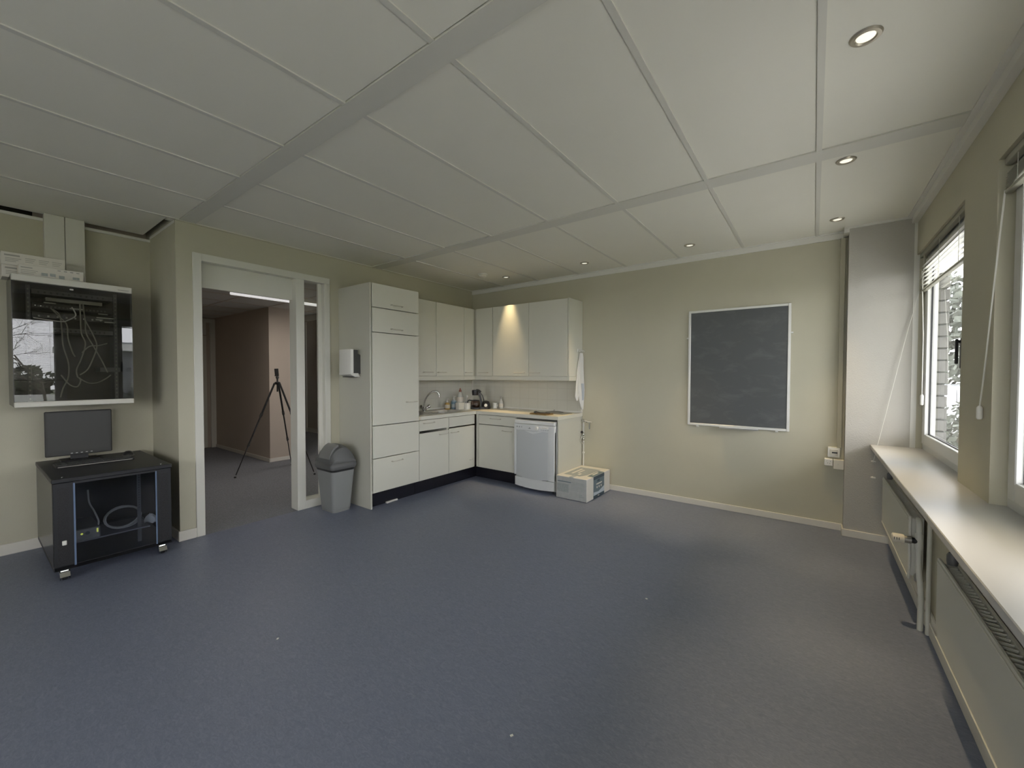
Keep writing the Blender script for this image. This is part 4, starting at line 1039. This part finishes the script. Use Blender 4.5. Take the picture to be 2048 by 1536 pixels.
t = thing('monitor', (-.56, -4.07, FT), 'black flat monitor standing on the floor rack', 'monitor')
mx0, my0, my1, mz0, mz1 = -.585, -4.236, -3.858, .734, 1.090
obj('housing', B().box(mx0-.03, mx0, my0, my1, mz0, mz1, bev=.006), 'bezel', t)
obj('screen', B().box(mx0-.002, mx0+.0015, my0+.018, my1-.018, mz0+.040, mz1-.018), 'screen', t)
obj('stand', B().box(mx0-.025, mx0-.005, -4.10, -4.0, FT+.010, mz0+.05).box(mx0-.09, mx0+.06, -4.16, -3.94, FT, FT+.012, bev=.004), 'blackp', t)
for k in range(5): obj('button', B().box(mx0, mx0+.002, -4.10+k*.028, -4.088+k*.028, mz0+.014, mz0+.018), 'plastic', t)
t = thing('keyboard', (-.30, -4.0, FT), 'black keyboard with pale front edge on the floor rack', 'keyboard')
obj('case', B().box(-.40, -.235, -4.215, -3.785, FT, FT+.016, bev=.004), 'blackp', t)
obj('front_edge', B().box(-.238, -.232, -4.205, -3.795, FT+.004, FT+.012, bev=.002), 'greym', t)
b = B()
for r_ in range(5):
    for k in range(17): b.box(-.388+r_*.028, -.364+r_*.028, -4.203+k*.0243, -4.182+k*.0243, FT+.016, FT+.021)
obj('keys', b, 'charcoal', t)
t = thing('computer_mouse', (-.50, -3.79, FT), 'black mouse behind the right end of the keyboard', 'mouse')
obj('shell', B().rings([[(-.49+.055*s*math.cos(2*PI*k/16), -3.775+.034*s*math.sin(2*PI*k/16), FT+h) for k in range(16)] for s, h in ((1, 0), (1.02, .012), (.85, .028), (.5, .038), (.1, .041))]), 'blackp', t, True)
obj('side_strip', B().box(-.445, -.432, -3.80, -3.745, FT+.004, FT+.009, bev=.002), 'greym', t)

# ------------------------------------------------------------------ tripod in the corridor
t = thing('tripod', (-1.85, -1.95, 0), 'black camera tripod standing in the corridor behind the doorway', 'tripod')
ap = Vector((-1.856, -1.967, 1.262))
for fx_, fy_ in ((-1.994, -2.456), (-2.197, -1.627), (-1.336, -1.721)):
    f = Vector((fx_, fy_, .012)); a = ap + (Vector((fx_, fy_, 1.262))-ap).normalized()*.035
    b = B(); P_ = lambda u: a.lerp(f, u)
    b.cyl(P_(0), P_(.36), .0125).cyl(P_(.36), P_(.68), .0095).cyl(P_(.68), P_(.98), .0065)
    o = obj('leg', b, 'blackp', t, True)
    b = B().cyl(P_(.33), P_(.37), .017).cyl(P_(.65), P_(.69), .0135)
    for u in (.35, .67): q = P_(u); b.box(q.x-.006, q.x+.03, q.y-.008, q.y+.008, q.z-.012, q.z+.006, bev=.003)
    obj('leg_clamp', b, 'charcoal', o, True)
    obj('rubber_foot', B().lathe([(.014, 0), (.014, .012), (.007, .02)], (fx_, fy_, 0), seg=12), 'blackp', o, True)
obj('spider', B().lathe([(.028, -.02), (.036, -.005), (.036, .012), (.022, .02)], ap, seg=16), 'blackp', t, True)
obj('center_column', B().cyl(ap-Vector((0, 0, .12)), ap+Vector((0, 0, .085)), .011), 'blackp', t, True)
obj('ball_head', B().lathe([(.014, .06), (.02, .075), (.02, .09), (.012, .10)], ap, seg=14), 'charcoal', t, True)
h = ap+Vector((0, 0, .10))
obj('phone_clamp', B().box(h.x-.014, h.x+.014, h.y-.03, h.y+.016, h.z, h.z+.012).box(h.x-.012, h.x+.012, h.y-.028, h.y+.018, h.z+.012, h.z+.105, bev=.003).rot(.07, h, 'X'), 'blackp', t)

# paper scraps on the floor
for i, (x, y, lab) in enumerate(((3.392, -2.11, 'tiny white paper scrap on the floor, rightmost of the three'), (3.292, -3.38, 'tiny white paper scrap on the floor nearest the camera'), (1.964, -3.651, 'tiny white paper scrap on the floor, leftmost of the three'))):
    tag(obj('paper_scrap', B().box(x-.006, x+.006, y-.004, y+.004, .0005, .003).rot(i*1.1, (x, y, 0)), 'plastic'), lab, 'paper scrap', 'paper scraps on the floor')
t = tag(obj('cable_clip', B().box(.10, .115, -1.905, -1.89, 2.3255, 2.355, bev=.003).cyl((.107, -1.897, 2.35), (.107, -1.875, 2.362), .006), 'cream', None, True), 'small pale clip standing on top of the tall cabinet', 'clip')

# ------------------------------------------------------------------ outside
struct('sky_shade_overhang', B().box(4.976, 6.9, YR-.5, 2.4, 2.62, 2.80), 'trim')  # unseen eaves added to hold sky light off the column and sill
struct('ground', B().box(4.98, 60, -40, 40, -.35, -.30).box(-30, 4.98, -40, YR-.13, -.35, -.30), 'grass')
struct('ground_path', B().box(4.98, 9.5, -30, 30, -.30, -.29).box(-20, 4.98, -16, YR-.13, -.30, -.29), 'pave')  # paving made wide and pale to bounce daylight up to the ceiling
t = thing('clad_wing', (5.25, 2.9, -.30), 'pale clad wing wall seen through the far window', 'wall')
obj('gap_shade_core', B().box(4.98, 5.49, 2.535, 3.3, -.30, 3.45), 'printd', t)  # dark colour stands in for the shade in the gaps between boards
b = B()
for k in range(26):
    z = -.30+k*.145
    b.box(4.98, 5.51, 2.50, 2.535, z, z+.124).box(5.49, 5.51, 2.535, 3.3, z, z+.124)
obj('cladding', b, 'brick', t)
tag(obj('garden_wall', B().box(13.0, 13.25, -9.5, -2.45, -.30, .78), 'white_w'), 'low white garden wall seen only as a reflection in the wall rack glass', 'wall')
def blob(name, c, r, n, m, label, cat, leaf=.10):
    b = B()
    for i in range(n):
        while True:
            p = Vector((random.uniform(-1, 1), random.uniform(-1, 1), random.uniform(-1, 1)))
            if .35 < p.length < 1: break
        q = Vector((c[0]+p.x*r[0], c[1]+p.y*r[1], c[2]+p.z*r[2]))
        a = Vector((random.gauss(0, 1), random.gauss(0, 1), random.gauss(0, 1))).normalized(); u = a.orthogonal().normalized(); v = a.cross(u)
        l = leaf*random.uniform(.6, 1.4)
        b.quad(q+u*l, q+v*l*.5, q-u*l, q-v*l*.5)
    return b
t = thing('hedge', (15, -6, -.30), 'dark evergreen hedge behind the garden wall, reflected in the wall rack glass', 'hedge')
obj('stems', B().box(14.9, 15.1, -9.4, -2.9, -.3, 1.2), 'bark', t)
obj('foliage', blob('f', (15, -6.2, .95), (.8, 3.6, 1.15), 2600, 'leaf', '', '', .16), 'leaf', t)
def branches(b, p, d, l, r, depth):
    q = p+d*l; mid = p+d*l*.5+Vector((random.gauss(0, .05), random.gauss(0, .05), 0))*l
    b.tube([p, mid, q], [r, r*.75], seg=5 if depth > 2 else 4)
    if depth == 0: return
    for k in range(random.choice((2, 3, 3))):
        nd = (d+Vector((random.gauss(0, .55), random.gauss(0, .55), random.gauss(.05, .4)))).normalized()
        branches(b, p.lerp(q, random.uniform(.55, 1)), nd, l*random.uniform(.6, .85), r*.58, depth-1)
def tree(p, h, label, depth=5, seed=3):
    random.seed(seed); b = B(); branches(b, Vector(p), Vector((0, 0, 1)), h, h*.026, depth)
    tag(obj('bare_tree', b, 'bark', None, True), label, 'tree', 'bare trees in the garden')
tree((11.6, -3.35, -.3), 1.5, 'bare tree before the garden wall, reflected at the left of the rack glass', 6)
tree((19.5, -11.5, -.3), 2.0, 'bare tree beyond the hedge, reflected behind the nearer bare tree', 5)
t = thing('outbuilding', (22, 1.0, -.3), 'low grey building with pale roof edge, reflected at the right of the wall rack glass', 'building')
obj('wall', B().box(20, 25, -1.6, 5.0, -.3, 2.4), 'facade', t)
obj('roof_edge', B().box(19.7, 25.3, -1.9, 5.3, 2.4, 2.7), 'white_w', t)
obj('roof', B().box(19.9, 25.1, -1.7, 5.1, 2.7, 2.78), 'facade', t)
t = thing('shrub', (9.0, -1.6, -.3), 'loose pale shrub on the lawn, reflected at the right of the rack glass', 'shrub')
obj('stem', B().cyl((9.0, -1.6, -.3), (9.0, -1.6, .5), .03), 'bark', t)
obj('foliage', blob('f', (9.0, -1.6, .55), (.7, .8, .7), 700, 'leafp', '', '', .08), 'leafp', t)
t = thing('shrub', (8.3, 14.0, -.3), 'tall pale shrub outside the far window behind the parked car', 'shrub')
obj('stem', B().cyl((8.3, 14, -.3), (8.3, 14, 1.2), .06), 'bark', t)
obj('foliage', blob('f', (8.3, 14.4, 2.2), (2.2, 1.6, 2.6), 3200, 'leafp', '', '', .16), 'leafp', t)
t = thing('shrub', (6.15, 5.2, -.3), 'low pale shrub right below the far window view, beside the clad wing', 'shrub')
obj('stem', B().cyl((6.15, 5.2, -.3), (6.15, 5.2, .4), .03), 'bark', t)
obj('foliage', blob('f', (6.15, 5.2, .35), (.50, .5, .62), 700, 'leafp', '', '', .07), 'leafp', t)
t = thing('car', (7.9, 10.5, -.3), 'white car parked outside the far window', 'car')
def cp(p): return [(y, z) for y, z in p]
prof = [(8.6, .05), (8.55, .35), (8.9, .55), (9.6, .66), (10.2, 1.12), (11.6, 1.15), (12.2, .75), (12.5, .55), (12.5, .05)]
obj('body', B().prism(prof, 'x', 7.05, 8.75), 'carw', t)
obj('windscreen', B().quad((7.15, 9.64, .69), (8.65, 9.64, .69), (8.55, 10.16, 1.09), (7.25, 10.16, 1.09)).box(7.04, 7.05, 10.0, 11.7, .72, 1.04), 'carg', t)
for x in (7.05, 8.6):
    for y in (9.2, 11.8): obj('wheel', B().lathe([(.28, 0), (.30, .03), (.30, .15), (.28, .18)], (x, y, .0), (1, 0, 0), 22), 'blackp', t, True)

# ------------------------------------------------------------------ light
w = bpy.data.worlds.new('sky'); SC.world = w; w.use_nodes = True
nt = w.node_tree; bg = nt.nodes['Background']
tc = nt.nodes.new('ShaderNodeTexCoord'); sp = nt.nodes.new('ShaderNodeSeparateXYZ'); rp = nt.nodes.new('ShaderNodeValToRGB')
rp.color_ramp.elements[0].position = 0.0; rp.color_ramp.elements[0].color = (.90, .88, .93, 1)
rp.color_ramp.elements[1].position = .8; rp.color_ramp.elements[1].color = (.93, .92, 1.0, 1)
nt.links.new(tc.outputs['Generated'], sp.inputs['Vector']); nt.links.new(sp.outputs['Z'], rp.inputs['Fac'])
nt.links.new(rp.outputs['Color'], bg.inputs['Color'])
bg.inputs['Strength'].default_value = 9.5
# corridor lamp light
ld = bpy.data.lights.new('linear_lamp_light', 'AREA'); ld.shape = 'RECTANGLE'; ld.size = .04; ld.size_y = 1.45; ld.energy = 14.0; ld.color = (1, .93, .86)
lo = bpy.data.objects.new('linear_lamp_light', ld); COL.objects.link(lo); lo.location = (-1.52, -1.91, CC-.082)

# ------------------------------------------------------------------ camera
yaw, pit, rol = -6.36857913e-01, -2.31690056e-02, 2.09525510e-03
f = Vector((math.sin(yaw)*math.cos(pit), math.cos(yaw)*math.cos(pit), math.sin(pit)))
r = Vector((math.cos(yaw), -math.sin(yaw), 0)); u = r.cross(f)
c, s_ = math.cos(rol), math.sin(rol)
R, U_ = r*c+u*s_, u*c-r*s_
mw = Matrix(((R.x, U_.x, -f.x, 4.206), (R.y, U_.y, -f.y, -4.618), (R.z, U_.z, -f.z, 1.39), (0, 0, 0, 1)))
cd = bpy.data.cameras.new('camera'); cam = bpy.data.objects.new('camera', cd); COL.objects.link(cam)
cam.matrix_world = mw; cd.sensor_fit = 'HORIZONTAL'; cd.sensor_width = 36.0; cd.lens = 816.43/2048*36.0
cd.clip_start = .02; cd.clip_end = 200
SC.camera = cam

for o in list(COL.objects):
    if '_w' in o: del o['_w']
SC.view_settings.view_transform = 'Standard'; SC.view_settings.look = 'None'
SC.view_settings.gamma = 1.0; SC.view_settings.use_curve_mapping = False
SC.view_settings.exposure = 0.10
SC.cycles.use_denoising = True
SC.cycles.max_bounces = 10; SC.cycles.diffuse_bounces = 7; SC.cycles.transparent_max_bounces = 16
SC.cycles.sample_clamp_indirect = 6.0; SC.cycles.caustics_reflective = False; SC.cycles.caustics_refractive = False
